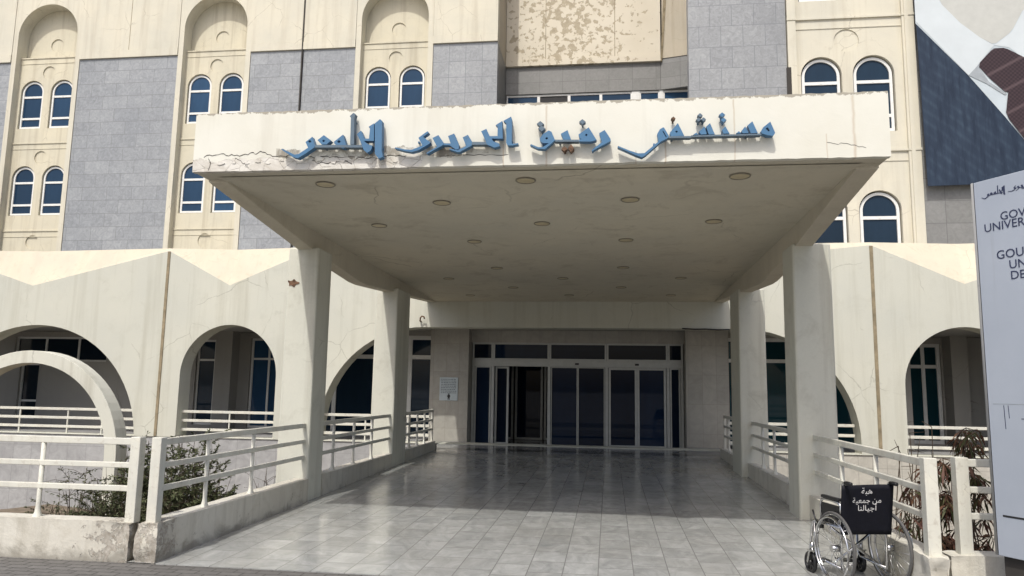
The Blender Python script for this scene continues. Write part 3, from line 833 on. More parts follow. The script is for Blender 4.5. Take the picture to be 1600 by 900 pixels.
# clad pilasters flanking the doors
DY = 19.45
mb = MB(); mb.box(-4.61, -3.60, 19.02, 19.9, FZ(20), 3.118); mb.part('clad_pilaster', M['marblewall'], AR, bevel=0.008)
mb = MB(); mb.box(1.88, 2.92, 19.02, 19.9, FZ(20), 3.118); mb.part('clad_pilaster', M['marblewall'], AR, bevel=0.008)
for a, b in ((-4.625, -3.585), (1.865, 2.935)):
    mb = MB(); mb.box(a, b, 19.0, 19.05, FZ(20) + 0.001, FZ(20) + 0.09)
    mb.part('skirting', M['granite_dull'], AR)
mb = MB(); mb.box(-3.60, 1.88, DY - 0.02, DY + 0.3, 2.80, 3.118); mb.part('door_lintel', M['marblewall'], AR)
# the glazed entrance
ZF = FZ(20)
T0, T1, ZH = 2.18, 2.34, 2.795
cols = [-3.58, -3.03, -1.55, -0.07, 1.48, 1.86]
for i, (a, b) in enumerate(zip(cols, cols[1:])):
    glaz(a + 0.003, b - 0.003, T1, ZH, DY, (), (), 'glass_door', 0.045, name='transom_window')
mb = MB(); mb.box(-3.58, 1.86, DY - 0.015, DY + 0.1, T0, T1 - 0.002)
mb.part('door_header', M['alu'], AR)
for a, b in [(c - 0.036, c + 0.036) for c in cols[1:-1]] + [(a, a + 0.07) for a in (cols[0], cols[-1] - 0.07)]:
    mb = MB(); mb.box(a, b, DY - 0.005, DY + 0.09, ZF, T0 - 0.002)
    mb.part('door_post', M['alu'], AR)
for a, b in ((cols[0] + 0.08, cols[1] - 0.05), (cols[4] + 0.05, cols[5] - 0.08)):
    glaz(a, b, ZF + 0.002, T0 - 0.004, DY + 0.005, (), (), 'glass_door', 0.035, name='sidelight')
def door(a, b, y, fw=0.05):
    f = glaz(a, b, ZF + 0.012, T0 - 0.006, y, (), (), 'glass_door', fw, name='sliding_door')
    return f
door(cols[2] + 0.05, -0.815, DY + 0.02, 0.022); door(-0.805, cols[3] - 0.05, DY + 0.02, 0.022)
door(cols[3] + 0.05, 0.70, DY + 0.02, 0.055); door(0.705, cols[4] - 0.05, DY + 0.02, 0.055)
door(cols[1] + 0.05, -2.62, DY + 0.11, 0.05)
for x in (-0.83, 0.70):
    mb = MB(); mb.box(x - 0.05, x + 0.05, DY - 0.05, DY - 0.016, T0 + 0.05, T0 + 0.10); mb.part('door_sensor', M['blackplastic'], AR, bevel=0.008)
# the lobby behind the open leaf, with the inner screen
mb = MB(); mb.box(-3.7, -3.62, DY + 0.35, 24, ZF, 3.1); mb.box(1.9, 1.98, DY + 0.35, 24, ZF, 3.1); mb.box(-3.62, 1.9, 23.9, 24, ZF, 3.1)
mb.part('lobby_wall', M['dark'], AR)  # lobby gloom is painted into the wall colour
for a, b in ((-3.6, -2.75), (-2.7, -1.9), (-1.86, -0.9)):
    glaz(a, b, ZF + 0.01, 2.3, 21.6, (), (), 'glass_door', 0.06, name='inner_door')

# ------------------------------------------------------------------ entrance canopy
CAN = thing('entrance_canopy', 'big white concrete entrance canopy on four columns, its plaster cracked along the lower left edge', 'canopy', (-0.9, 10, 0))
XL, XR, CY = -4.37, 2.62, 7.15
def jag(n, x0, x1, z, amp, seed):
    rnd = random.Random(seed)
    return [(x0 + (x1 - x0) * k / n, z + (rnd.uniform(-amp, amp) if 0 < k < n else 0) + amp * noise.noise(Vector((k * 0.31, seed, 0)))) for k in range(n + 1)]
top = jag(160, XL, XR, 4.452, 0.004, 3)
bot = jag(90, XL, XR, 3.812, 0.003, 5)
mb = MB(); mb.plate(bot + top[::-1], [], CY, CY + 0.07); mb.part('fascia', M['fascia'], CAN)
mb = MB(); mb.box(XL + 0.004, XR - 0.004, CY + 0.071, CY + 0.33, 3.818, 4.40); mb.part('front_beam', M['soffit'], CAN)
mb = MB()
zs0, zs1 = 3.80, 3.655
mb.face([(-4.18, CY + 0.20, zs0 + 0.008), (2.43, CY + 0.20, zs0 + 0.008), (2.43, AY - 0.002, zs1), (-4.18, AY - 0.002, zs1)])
mb.face([(XL, CY + 0.331, 4.3), (XR, CY + 0.331, 4.3), (XR, AY - 0.002, 4.2), (XL, AY - 0.002, 4.2)])
for x in (XL, XR):
    mb.face([(x, CY + 0.331, zs0), (x, AY - 0.002, zs1), (x, AY - 0.002, 4.2), (x, CY + 0.331, 4.3)])
mb.part('roof_slab', M['soffit'], CAN, recalc=False)
def beam(x0, x1):
    prof = [(CY + 0.332, 3.79), (9.9, 3.50), (12.0, 3.335), (12.35, 3.335), (14.2, 3.44), (AY - 0.003, 3.64), (AY - 0.003, 4.1), (CY + 0.332, 4.25)]
    mb = MB(); mb.plate(prof, [], x0, x1, T=lambda u, w_, d: (d, u, w_)); mb.part('side_beam', M['beam'], CAN, bevel=0.01)
beam(XL + 0.003, -4.15); beam(2.40, XR - 0.003)
def column(x0, x1, y0, y1, zt, name='column'):
    z0 = FZ(y0) - 0.03
    mb = MB()
    e = 0.015
    nz = 14
    for k in range(nz):
        pass
    i = len(mb.v)
    mb.plate([(x0 - e, y0 - e), (x1 + e * 0.3, y0 - e), (x1 + e * 0.3, y1 + e), (x0 - e, y1 + e)], [], z0, zt, T=lambda u, w_, d: (u + (e if u < (x0 + x1) / 2 else -e * 0.3) * ((d - z0) / (zt - z0)), w_, d))
    return mb.part(name, M['column'], CAN, bevel=0.028)
column(-4.50, -4.055, 9.92, 10.42, 3.535)
column(2.36, 2.84, 9.95, 10.5, 3.535)
column(-4.50, -4.06, 13.95, 14.85, 3.50)
column(2.36, 2.83, 14.1, 15.05, 3.50)
# recessed ceiling lamps
rows = [(7.66, 3), (8.50, 2), (9.62, 3), (10.70, 2), (12.95, 2), (14.1, 3), (15.25, 2), (16.4, 3)]
lr = MB(); lr.ring((0, 0, 0), (0, 0, 1), 0.102, 0.008, 28, 6); ME_LR = lr.mesh('downlight', M['lamp_ring'])
ld = MB(); ld.disc((0, 0, 0.004), (0, 0, 1), 0.098, 0.008, 24); ME_LD = ld.mesh('lamp_disc', M['lamp_glass'])
for y, n in rows:
    for x in ((-3.10, -0.88, 1.33) if n == 3 else (-1.98, 0.24)):
        z = zs0 + (zs1 - zs0) * (y - CY - 0.33) / (AY - CY - 0.33)
        o = link('downlight', ME_LR, CAN, offset=(x, y, z - 0.004)); o.rotation_euler = (math.radians(-0.8), 0, 0)
        sub('lamp_disc', ME_LD, o)
# cracks and broken plaster on the fascia, all real flakes and gaps
rnd = random.Random(11)
def crack(pts, wd, seed, sub_=6):
    r_ = random.Random(seed)
    P = []
    for (x0, z0), (x1, z1) in zip(pts, pts[1:]):
        for k in range(sub_):
            t = k / sub_
            P.append((x0 + (x1 - x0) * t, z0 + (z1 - z0) * t + r_.uniform(-0.012, 0.012)))
    P.append(pts[-1])
    up = [(x, z + wd * r_.uniform(0.15, 1.0)) for x, z in P]; dn = [(x, z - wd * r_.uniform(0.1, 0.7)) for x, z in P]
    return dn + up[::-1]
main = [(-4.25, 3.98), (-4.06, 4.0), (-3.88, 3.98), (-3.7, 4.0), (-3.58, 4.015), (-3.49, 3.97), (-3.31, 3.965), (-3.03, 3.945), (-2.83, 3.935), (-2.55, 3.93), (-2.33, 3.915), (-2.25, 3.94), (-2.05, 3.935)]
for pts_, wd_, sd_ in ((main, 0.006, 1), ([(-3.05, 3.90), (-2.9, 3.87), (-2.75, 3.90), (-2.62, 3.86)], 0.006, 2), ([(-3.9, 3.96), (-3.8, 3.90), (-3.74, 3.84)], 0.004, 3),
                       ([(-4.2, 3.97), (-4.17, 3.9), (-4.19, 3.83)], 0.010, 4), ([(-1.7, 3.925), (-1.35, 3.93), (-1.0, 3.922)], 0.005, 7), ([(2.05, 3.955), (2.2, 3.95), (2.4, 3.90)], 0.002, 6)):
    mb = MB(); mb.plate(crack(pts_, wd_, sd_), [], CY - 0.003, CY + 0.01); mb.part('plaster_crack', M['darkjoint'], CAN)
for k in range(15):
    cx_, cz_ = -4.12 + 2.0 * (k + rnd.uniform(0.2, 0.8)) / 15, rnd.uniform(3.86, 3.93)
    n = rnd.randint(6, 8); rr = rnd.uniform(0.022, 0.055)
    pl = [(cx_ + rr * rnd.uniform(0.6, 1.5) * math.cos(2 * PI * j_ / n), cz_ + rr * 0.55 * rnd.uniform(0.6, 1.1) * math.sin(2 * PI * j_ / n)) for j_ in range(n)]
    mb = MB(); mb.plate(pl, [], CY - rnd.uniform(0.005, 0.012), CY + 0.005); mb.part('plaster_flake', M['fascia'], CAN)
# hole knocked in the front left column
pts = [(-4.41 + 0.075 * math.cos(a) * (1 + 0.3 * math.sin(3 * a + 1)), 3.02 + 0.045 * math.sin(a) * (1 + 0.35 * math.cos(5 * a))) for a in [2 * PI * k / 22 for k in range(22)]]
mb = MB(); mb.plate(pts, [], 9.895, 9.93); mb.part('broken_patch', M['brickhole'], CAN)

# ------------------------------------------------------------------ sign lettering on the fascia
LYF, LTH = 7.048, 0.07
def trace(org, sc, pts):
    return [(lambda p: (p.x, p.z))(atY(org[0] + x / sc, org[1] + y / sc, LYF)) for x, y in pts]
def dia(c, r, q=0.8):
    return [(c[0] - r, c[1]), (c[0], c[1] - r * q), (c[0] + r, c[1]), (c[0], c[1] + r * q)]
R1, R2, R3, R4, R5 = ((430, 165), 8.0), ((610, 165), 7.62), ((820, 175), 10.667), ((955, 165), 10.0), ((1080, 165), 10.667)
WORDS = [
 ('blue metal Arabic word at the left end of the sign, over the worst cracked plaster', (R1,), [
  (R1, [(1245, 222), (1310, 168), (1335, 190), (1330, 560), (1345, 640), (1292, 662), (1245, 600)], [], 'letter'),
  (R1, [(1165, 265), (1235, 220), (1232, 440), (1105, 440), (1165, 485), (1215, 500), (1195, 560), (1150, 590), (1105, 555), (1085, 500), (1062, 440), (1020, 355), (1070, 312), (1088, 350), (1112, 412), (1172, 412), (1185, 275)], [], 'letter'),
  (R1, [(930, 130), (975, 90), (1000, 102), (988, 155), (984, 485), (935, 485), (945, 150)], [], 'letter_grey'),
  (R1, [(480, 490), (1120, 490), (1120, 522), (480, 522)], [], 'letter_grey'),
  (R1, [(730, 450), (845, 360), (890, 505), (850, 532), (790, 515), (738, 475)], [dia((795, 447), 24)], 'letter'),
  (R1, [(528, 432), (608, 368), (698, 436), (640, 486), (580, 486)], [dia((605, 440), 20)], 'letter'),
  (R1, [(378, 455), (462, 388), (497, 500), (490, 520), (370, 605), (280, 657), (220, 642), (72, 545), (90, 538), (240, 612), (290, 605), (410, 525)], [dia((432, 447), 22)], 'letter')]),
 ('blue metal Arabic word second from the left of the sign, tall stroke rightmost', (R2,), [
  (R2, [(1345, 182), (1437, 130), (1447, 165), (1442, 440), (1450, 455), (1520, 445), (1522, 460), (1455, 474), (1395, 472), (1378, 440), (1380, 212)], [], 'letter'),
  (R2, [(1252, 232), (1332, 182), (1337, 392), (1205, 392), (1225, 425), (1292, 450), (1302, 482), (1240, 500), (1150, 462), (1120, 390), (1080, 305), (1142, 275), (1182, 362), (1275, 362), (1277, 245)], [], 'letter'),
  (R2, [(970, 430), (1160, 432), (1165, 462), (965, 465)], [], 'letter_grey'),
  (R2, [(860, 377), (922, 345), (977, 437), (970, 470), (830, 548), (800, 552), (700, 520), (705, 508), (800, 530), (900, 478)], [], 'letter'),
  (R2, [(685, 360), (757, 330), (815, 467), (810, 520), (775, 520), (705, 470), (620, 468), (620, 445), (715, 448)], [], 'letter'),
  (R2, [(500, 385), (572, 350), (632, 440), (628, 468), (440, 572), (425, 566), (555, 488)], [], 'letter'),
  (R2, [(442, 303), (457, 320), (387, 370), (477, 437), (465, 452), (330, 532), (250, 552), (160, 537), (50, 507), (60, 495), (170, 520), (250, 525), (380, 475), (333, 382)], [], 'letter')]),
 ('blue metal Arabic word third from the left of the sign, rusty brackets showing below it', (R3,), [
  (R3, [(250, 440), (300, 370), (400, 305), (445, 330), (505, 470), (340, 615), (220, 612), (88, 552), (100, 535), (230, 588), (300, 585), (400, 520), (300, 515), (255, 485)], [dia((365, 438), 26)], 'letter'),
  (R3, dia((258, 195), 58), [], 'letter_grey'), (R3, dia((282, 272), 60), [], 'letter_grey'),
  (R3, [(600, 360), (712, 298), (772, 458), (645, 458)], [], 'letter'),
  (R3, [(500, 458), (900, 458), (900, 490), (500, 490)], [], 'letter_grey'),
  (R3, [(895, 375), (1065, 255), (1197, 468), (1100, 492), (905, 490), (905, 455), (950, 455), (910, 430)], [dia((1025, 382), 26)], 'letter'),
  (R3, dia((960, 160), 54), [], 'letter_grey'),
  (R3, [(1240, 350), (1332, 298), (1428, 445), (1432, 482), (1150, 632), (1128, 655), (1115, 640), (1150, 605), (1285, 500)], [], 'letter'),
  (R3, dia((660, 610), 52), [], 'rust'), (R3, dia((770, 600), 52, 1.3), [], 'rust')]),
 ('blue metal Arabic word at the right end of the sign, the longest of the four', (R4, R5), [
  (R4, [(720, 440), (760, 370), (815, 338), (830, 350), (905, 478), (880, 510), (780, 560), (540, 772), (480, 807), (380, 772), (100, 647), (110, 630), (280, 700), (420, 745), (520, 742), (740, 560)], [[(800, 400), (812, 392), (868, 488), (856, 496)]], 'letter'),
  (R4, [(880, 478), (1250, 474), (1250, 500), (880, 505)], [], 'letter_grey'),
  (R4, [(918, 420), (1042, 270), (1142, 470), (930, 476)], [dia((1022, 405), 22)], 'letter'),
  (R4, dia((972, 195), 34), [], 'rust'),
  (R5, [(0, 492), (1170, 462), (1170, 488), (0, 518)], [], 'letter_grey'),
  (R5, [(130, 432), (222, 350), (262, 475), (165, 482)], [], 'letter'), (R5, [(30, 488), (85, 448), (122, 484)], [], 'letter'),
  (R5, [(248, 350), (315, 290), (395, 478), (295, 478)], [], 'letter'),
  (R5, dia((150, 158), 44), [], 'letter_grey'), (R5, dia((125, 228), 42), [], 'letter_grey'), (R5, dia((205, 228), 42), [], 'letter_grey'),
  (R5, [(515, 402), (570, 345), (640, 464), (540, 468)], [], 'letter'),
  (R5, dia((517, 150), 50), [], 'letter'), (R5, dia((540, 235), 50), [], 'letter'),
  (R5, [(750, 460), (800, 420), (832, 460)], [], 'letter'), (R5, [(840, 420), (900, 345), (960, 458), (855, 460)], [], 'letter'),
  (R5, [(940, 330), (1020, 260), (1112, 456), (995, 460)], [], 'letter'),
  (R5, [(1160, 430), (1200, 360), (1320, 265), (1402, 450), (1370, 502), (1280, 492), (1180, 462)], [[(1240, 380), (1275, 358), (1312, 412), (1292, 432)]], 'letter')]),
]
for label, _, parts in WORDS:
    allp = [trace(r[0], r[1], o) for r, o, h, c in parts]
    xs = [p[0] for q in allp for p in q]; zs = [p[1] for q in allp for p in q]
    t = thing('sign_word', label, 'sign lettering', (sum(xs) / len(xs), 7.1, min(zs)), 'blue words on the canopy sign')
    for i, ((r, o, h, c), pl) in enumerate(zip(parts, allp)):
        mb = MB()
        dy = 0.0013 * (i % 5)
        mb.plate(pl, [trace(r[0], r[1], q) for q in h], LYF + dy, LYF + LTH + dy)
        cx_ = sum(p[0] for p in pl) / len(pl); cz_ = sum(p[1] for p in pl) / len(pl)
        # mounting pin back to the wall, kept inside the letter's own outline
        best = min(pl, key=lambda p: (p[0] - cx_) ** 2 + (p[1] - cz_) ** 2)
        px_, pz_ = 0.6 * best[0] + 0.4 * cx_, 0.6 * best[1] + 0.4 * cz_
        mb.box(px_ - 0.008, px_ + 0.008, LYF + LTH - 0.01, 7.155, pz_ - 0.008, pz_ + 0.008)
        mb.part('dot' if len(o) == 4 and not h and c != 'letter' and len(pl) == 4 and abs(pl[0][0] - pl[2][0]) < 0.16 else 'letter', M[c], t)

# ------------------------------------------------------------------ low walls
TOPZ = 0.35
def low_wall(x0, x1, y0, y1, label, ext=None, amp=0.006, z0=-0.25, zt=TOPZ):
    o = rough_box(x0, x1, y0, y1, z0, zt, 0.035, amp, M['plaster'], 'low_wall', None, ext)
    return tag(o, label, 'low wall', 'low plastered walls under the railings')
frontend = lambda c: 7.0 * max(0.0, 1 - (c.y - 6.45) / 0.25)
low_wall(-4.24, -4.03, 6.47, 9.90, 'low plastered wall left of the ramp, from its crumbling front end to the front column', frontend)
low_wall(-4.24, -4.05, 10.44, 13.92, 'low plastered wall left of the ramp, between the two left columns')
low_wall(-4.24, -4.05, 14.87, 17.47, 'low plastered wall left of the ramp, behind the rear left column')
low_wall(-12.0, -4.29, 6.46, 6.66, 'long low plastered wall along the pavement at the left, its right end broken off', lambda c: 10.0 * max(0.0, 1 - (-4.29 - c.x) / 0.3))
low_wall(2.46, 2.66, 6.42, 9.93, 'low plastered wall right of the ramp, beside the wheelchair', frontend)
low_wall(2.46, 2.66, 10.52, 14.08, 'low plastered wall right of the ramp, between the two right columns')
low_wall(2.46, 2.66, 15.07, 17.47, 'low plastered wall right of the ramp, behind the rear right column')
low_wall(2.70, 9.0, 6.60, 6.82, 'low plastered wall along the pavement at the right, running behind the silver sign pillar', lambda c: 4.0 * max(0.0, 1 - (c.x - 2.70) / 0.3), z0=-0.25, zt=0.34)

# ------------------------------------------------------------------ railings
ZR = (1.055, 0.84, 0.63)
def flared(mb, x, y, z0, z1, r=0.022):
    mb.tube([(x, y, z0), (x, y, z0 + 0.015), (x, y, z0 + 0.05), (x, y, z0 + 0.10), (x, y, z1)], [r * 2.3, r * 1.9, r * 1.25, r, r], 10)
def rail_run(label, a, b, tubes=(), ends=(), vert=True, base=TOPZ, group='white railings of the ramp', zr=ZR, solid=0.075, mesh_posts=(), th=(0.062, 0.05, 0.05), y_off=0.0):
    a, b = Vector((*a, 0)), Vector((*b, 0))
    t = thing('railing', label, 'railing', ((a.x + b.x) / 2, (a.y + b.y) / 2, base), group)
    for z, h in zip(zr, th):
        mb = MB(); mb.beam((a.x, a.y, z), (b.x, b.y, z), 0.045, h); mb.part('rail', M['rail'], t, bevel=0.006)
    d = b - a
    for f in tubes:
        p = a + d * f
        mb = MB(); flared(mb, p.x, p.y, base - 0.012, zr[0] - 0.03); mb.part('post', M['rail'], t)
    for f, wd, ht in ends:
        p = a + d * f
        dn = d.normalized() if d.length else Vector((1, 0, 0))
        mb = MB(); mb.beam((p.x, p.y, base - 0.02), (p.x, p.y, ht), wd, wd, up=dn); mb.part('post', M['rail'], t, bevel=0.006)
    return t
XLr, XRr = -4.13, 2.555
rail_run('white metal railing on the left ramp wall, from thick front post to column', (XLr, 6.56), (XLr, 9.90), (0.26, 0.56), ((0.0, 0.095, 1.10),))
rail_run('white metal railing between the two left columns', (XLr, 10.43), (XLr, 13.93), (0.17, 0.43, 0.70))
rail_run('short white metal railing behind the rear left column, ending near the notice board', (XLr, 14.86), (XLr, 17.44), (0.2, 0.45, 0.7), ((0.985, 0.05, 1.09),))
rail_run('white metal railing on the right ramp wall behind the wheelchair', (XRr, 6.55), (XRr, 9.94), (0.36, 0.68), ((0.0, 0.10, 1.10),))
rail_run('white metal railing between the two right columns', (XRr, 10.51), (XRr, 14.09), (0.2, 0.5, 0.75))
rail_run('short white metal railing behind the rear right column', (XRr, 15.06), (XRr, 17.44), (0.25, 0.5, 0.75), ((0.985, 0.05, 1.09),))
rail_run('white metal fence along the pavement at the left, with square end post', (-12.0, 6.56), (-4.34, 6.56), (0.3, 0.58, 0.875), ((1.0, 0.095, 1.10), (0.0, 0.095, 1.10)), group='white fences along the pavement')
rail_run('white metal fence along the pavement at the right, behind the silver sign pillar', (2.86, 6.71), (9.0, 6.71), (0.3, 0.6), ((0.0, 0.10, 1.10), (1.0, 0.1, 1.10)), base=0.34, group='white fences along the pavement')
def arch_rail(label, x0, x1, posts=()):
    t = thing('railing', label, 'railing', ((x0 + x1) / 2, AY + 0.25, 0.28), 'white rails across the arcade arches')
    for z in (0.90, 0.68, 0.46):
        mb = MB(); mb.beam((x0, AY + 0.25, z), (x1, AY + 0.25, z), 0.05, 0.065); mb.part('rail', M['rail'], t, bevel=0.006)
    for f in posts:
        x = x0 + (x1 - x0) * f
        mb = MB(); mb.beam((x, AY + 0.25, 0.26), (x, AY + 0.25, 0.87), 0.03, 0.03, up=(1, 0, 0)); mb.part('post', M['rail'], t)
arch_rail('white horizontal rails across the widest arch at the far left', -17.46, -11.83, (0.18, 0.42, 0.66, 0.83))
arch_rail('white horizontal rails across the narrow arch left of the canopy', -10.62, -8.10, (0.5,))
arch_rail('white horizontal rails across the middle opening, left of the ramp', -6.92, -4.28, (0.4, 0.8))
arch_rail('white horizontal rails across the middle opening, right of the ramp', 2.68, 5.42, (0.3, 0.65))
arch_rail('white horizontal rails across the narrow arch beside the silver sign pillar', 6.45, 9.05, (0.5,))

# ------------------------------------------------------------------ free-standing concrete arch in the left bed
o_ = [(-8.34, PIT - 0.1), (-8.34, 0.35)] + seg_arc(-10.12, 0.35, 1.78, 0, 180, 36)[1:] + [(-11.90, PIT - 0.1), (-11.68, PIT - 0.1), (-11.68, 0.35)] + seg_arc(-10.12, 0.35, 1.56, 180, 0, 36)[1:] + [(-8.56, PIT - 0.1)]
mb = MB(); mb.plate(o_, [], 12.0, 12.30)
ca = link('concrete_arch', mb.mesh('concrete_arch', M['column'])); add_bevel(ca, 0.012)
tag(ca, 'slender cream concrete arch standing free in the left planting bed', 'arch')

# ------------------------------------------------------------------ notice board, cable, hook
nb = thing('notice_board', 'pale blue grey notice board of small print on the left door pilaster', 'notice board', (-4.09, 19.0, 1.27))
mb = MB(); mb.box(-4.34, -3.86, 18.995, 19.018, 1.27, 1.86); mb.part('board', M['board'], nb, bevel=0.004)
mb = MB(); rnd = random.Random(4)
for k in range(9):
    z = 1.81 - k * 0.043
    x = -4.30
    while x < -3.92:
        l = rnd.uniform(0.02, 0.06); mb.box(x, min(x + l, -3.9), 18.990, 18.996, z - 0.008, z + 0.008); x += l + 0.014
mb.part('printed_lines', M['greytext'], nb)
mb = MB(); mb.plate([(-4.118, 1.29), (-4.098, 1.29), (-4.095, 1.33), (-4.085, 1.33), (-4.082, 1.29), (-4.066, 1.29), (-4.066, 1.36), (-4.052, 1.36), (-4.06, 1.415), (-4.078, 1.42), (-4.075, 1.45), (-4.105, 1.45), (-4.104, 1.42), (-4.124, 1.415), (-4.132, 1.36), (-4.118, 1.36)], [], 18.990, 18.996)
mb.part('person_symbol', M['cable'], nb)
mb = MB(); mb.tube([(1.66, 17.47, 3.03), (1.95, 17.46, 3.015), (2.2, 17.46, 3.02), (2.45, 17.46, 3.005), (2.72, 17.46, 3.012)], 0.016, 6)
tag(link('cable', mb.mesh('cable', M['cable'])), 'black cable sagging along the lintel above the right pilaster', 'cable')
mb = MB()
mb.tube([(-4.50, 17.5, 3.17), (-4.50, 17.40, 3.17), (-4.49, 17.38, 3.24), (-4.45, 17.37, 3.285), (-4.40, 17.37, 3.27), (-4.385, 17.37, 3.22)], 0.018, 8)
tag(link('cable_hook', mb.mesh('cable_hook', M['rust'])), 'small rusty hook sticking out of the lintel above the rear left railing', 'hook')

# ------------------------------------------------------------------ printed banner on the right wing
PYB = 20.74
BN = thing('portrait_banner', 'huge printed banner of a dark suit, white shirt and plum tie, right', 'banner', (12, PYB, 7.15))
def P2(x, y):
    p = atY(x, y, PYB); return (p.x, p.z)
XM = 11.25
bl = [P2(1450, 289), P2(1432, 30), (8.42, 13.1)]
mb = MB(); mb.plate([(8.49, 7.17), (14.05, 7.30), (14.1, 13.1), (8.42, 13.1)], [], PYB, PYB + 0.03); mb.part('suit_print', M['suit'], BN)
def soft(pts, it=2):
    for _ in range(it):
        q = []
        for i_ in range(len(pts)):
            a, b = pts[i_], pts[(i_ + 1) % len(pts)]
            q += [(a[0] * 0.86 + b[0] * 0.14, a[1] * 0.86 + b[1] * 0.14), (a[0] * 0.14 + b[0] * 0.86, a[1] * 0.14 + b[1] * 0.86)]
        pts = q
    return pts
def prints(name, mat, pts, lvl):
    if 'tie' in name or 'neck' in name: pts = soft(pts, 1)
    mb = MB(); mb.plate(pts, [], PYB - 0.004 * lvl, PYB - 0.004 * lvl + 0.003); return mb.part(name, M[mat], BN)
mirror = lambda pts: [(2 * XM - x, z) for x, z in pts]
shirt = [P2(1431, 36), P2(1570, 182), P2(1600, 217)]
shirt = [(8.425, 13.1), (8.415, 11.80), P2(1513, 118), P2(1570, 182), P2(1600, 218), (XM, 8.1)]
prints('shirt_print', 'shirt', shirt + [(2 * XM - x, z) for x, z in shirt[::-1][1:]], 1)
neck = [P2(1462, -40), P2(1470, 6), P2(1500, 36), P2(1552, 72), P2(1580, 66), P2(1600, 56)]
prints('neck_print', 'skin', [(9.0, 13.1), P2(1468, 4), P2(1500, 36), P2(1530, 58), P2(1553, 70), P2(1580, 50), P2(1600, 12), (XM + 0.4, 12.2), (XM + 0.6, 13.1)], 2)
prints('collar_print', 'collar', [(8.43, 13.09), (8.42, 11.85), P2(1513, 118), P2(1526, 104), P2(1553, 71), P2(1530, 58), P2(1500, 36), P2(1468, 4), (9.0, 13.09)], 3)
prints('collar_print', 'collar', [P2(1553, 71), P2(1580, 51), P2(1600, 14), (XM + 1.2, 12.0), (XM + 0.9, 10.4), P2(1600, 92), P2(1575, 74)], 3)
prints('collar_seam_print', 'printline', [P2(1513, 118), P2(1527, 103), P2(1552, 75), P2(1554, 76), P2(1529, 105), P2(1545, 128), P2(1573, 147), P2(1570, 149), P2(1541, 131)], 4)
prints('tie_knot_print', 'tie', [P2(1527, 102), P2(1551, 76), P2(1570, 75), P2(1600, 90), (XM + 0.55, 10.2), (XM + 0.35, 9.4), P2(1585, 128), P2(1574, 147), P2(1545, 122)], 5)
prints('tie_print', 'tie', [P2(1578, 120), (XM + 0.32, 9.75), (XM + 0.62, 8.72), (XM + 0.02, 8.06), (XM - 0.16, 8.2), P2(1571, 180), P2(1574, 150)], 6)

# ------------------------------------------------------------------ silver sign pillar
F0 = Vector((2.86, 6.25, 0)); E_ = Vector((0.5, -0.866, 0)).normalized(); N_ = Vector((-0.866, -0.5, 0)).normalized()
TP = thing('sign_pillar', 'tall silver metal sign pillar with dark blue lettering at the right', 'sign', (F0 + E_ * 0.7 - N_ * 0.2)[:])
def TT(u, w_, d): return F0 + E_ * u + Vector((0, 0, w_)) - N_ * d
LEN = 1.52
mb = MB(); mb.plate(rect(0.045, LEN - 0.045, 0.425, 3.285), [], 0.0, 0.36, T=TT); mb.part('panel', M['totem'], TP, bevel=0.004)
for u0, sgn in ((0.043, -1), (LEN - 0.043, 1)):
    mb = MB()
    pr = [(u0, -0.002), (u0 + sgn * 0.03, 0.012), (u0 + sgn * 0.085, 0.10), (u0 + sgn * 0.10, 0.18), (u0 + sgn * 0.085, 0.26), (u0 + sgn * 0.03, 0.348), (u0, 0.362)]
    zb, zt_ = 0.425, 3.288
    n = len(pr)
    for k in range(n - 1):
        mb.face([TT(pr[k][0], zb, pr[k][1]), TT(pr[k + 1][0], zb, pr[k + 1][1]), TT(pr[k + 1][0], zt_, pr[k + 1][1]), TT(pr[k][0], zt_, pr[k][1])], True)
    mb.face([TT(a, zt_, b) for a, b in pr]); mb.face([TT(a, zb, b) for a, b in pr])
    mb.part('edge_cap', M['totem_cap'], TP)
mb = MB(); mb.plate(rect(0.06, LEN - 0.06, -0.02, 0.424), [], 0.04, 0.32, T=TT); mb.part('plinth', M['darkjoint'], TP)
mb = MB()
mb.plate(rect(0.085, LEN - 0.085, 1.5435, 1.5475), [], -0.0015, 0.002, T=TT)
mb.part('panel_seam', M['printline'], TP)
mb = MB()
mb.plate(rect(0.10, LEN - 0.1, 0.713, 0.727), [], -0.002, 0.002, T=TT)
mb.part('panel_gap', M['cable'], TP)
mb = MB()
mb.plate([(0.163, 1.535), (0.167, 1.535), (0.171, 1.36), (0.167, 1.36)], [], -0.002, 0.001, T=TT); mb.plate([(0.196, 1.535), (0.2, 1.535), (0.203, 1.44), (0.2, 1.44)], [], -0.002, 0.001, T=TT)
mb.plate([(0.29, 1.442), (0.36, 1.445), (0.36, 1.438), (0.29, 1.437)], [], -0.002, 0.001, T=TT)
mb.part('scratch', M['ink'], TP)
def text_mesh(body, size, depth, name, mat, M4, align='LEFT', sx=1.0, offset=0.0):
    c = bpy.data.curves.new('t', 'FONT'); c.body = body; c.size = size; c.extrude = depth; c.align_x = align; c.resolution_u = 3; c.offset = offset
    o = bpy.data.objects.new('t', c); COL.objects.link(o)
    bpy.context.view_layer.update()
    me = bpy.data.meshes.new_from_object(o.evaluated_get(bpy.context.evaluated_depsgraph_get()))
    bpy.data.objects.remove(o); bpy.data.curves.remove(c)
    me.name = name; me.materials.clear(); me.materials.append(mat)
    me.transform(Matrix.Diagonal((sx, 1, 1, 1))); me.transform(M4)
    return me
def totem_M(u, z):
    r = Matrix((E_, Vector((0, 0, 1)), N_)).transposed().to_4x4()
    return Matrix.Translation(F0 + E_ * u + Vector((0, 0, z)) + N_ * 0.002) @ r
CAPH = 0.729
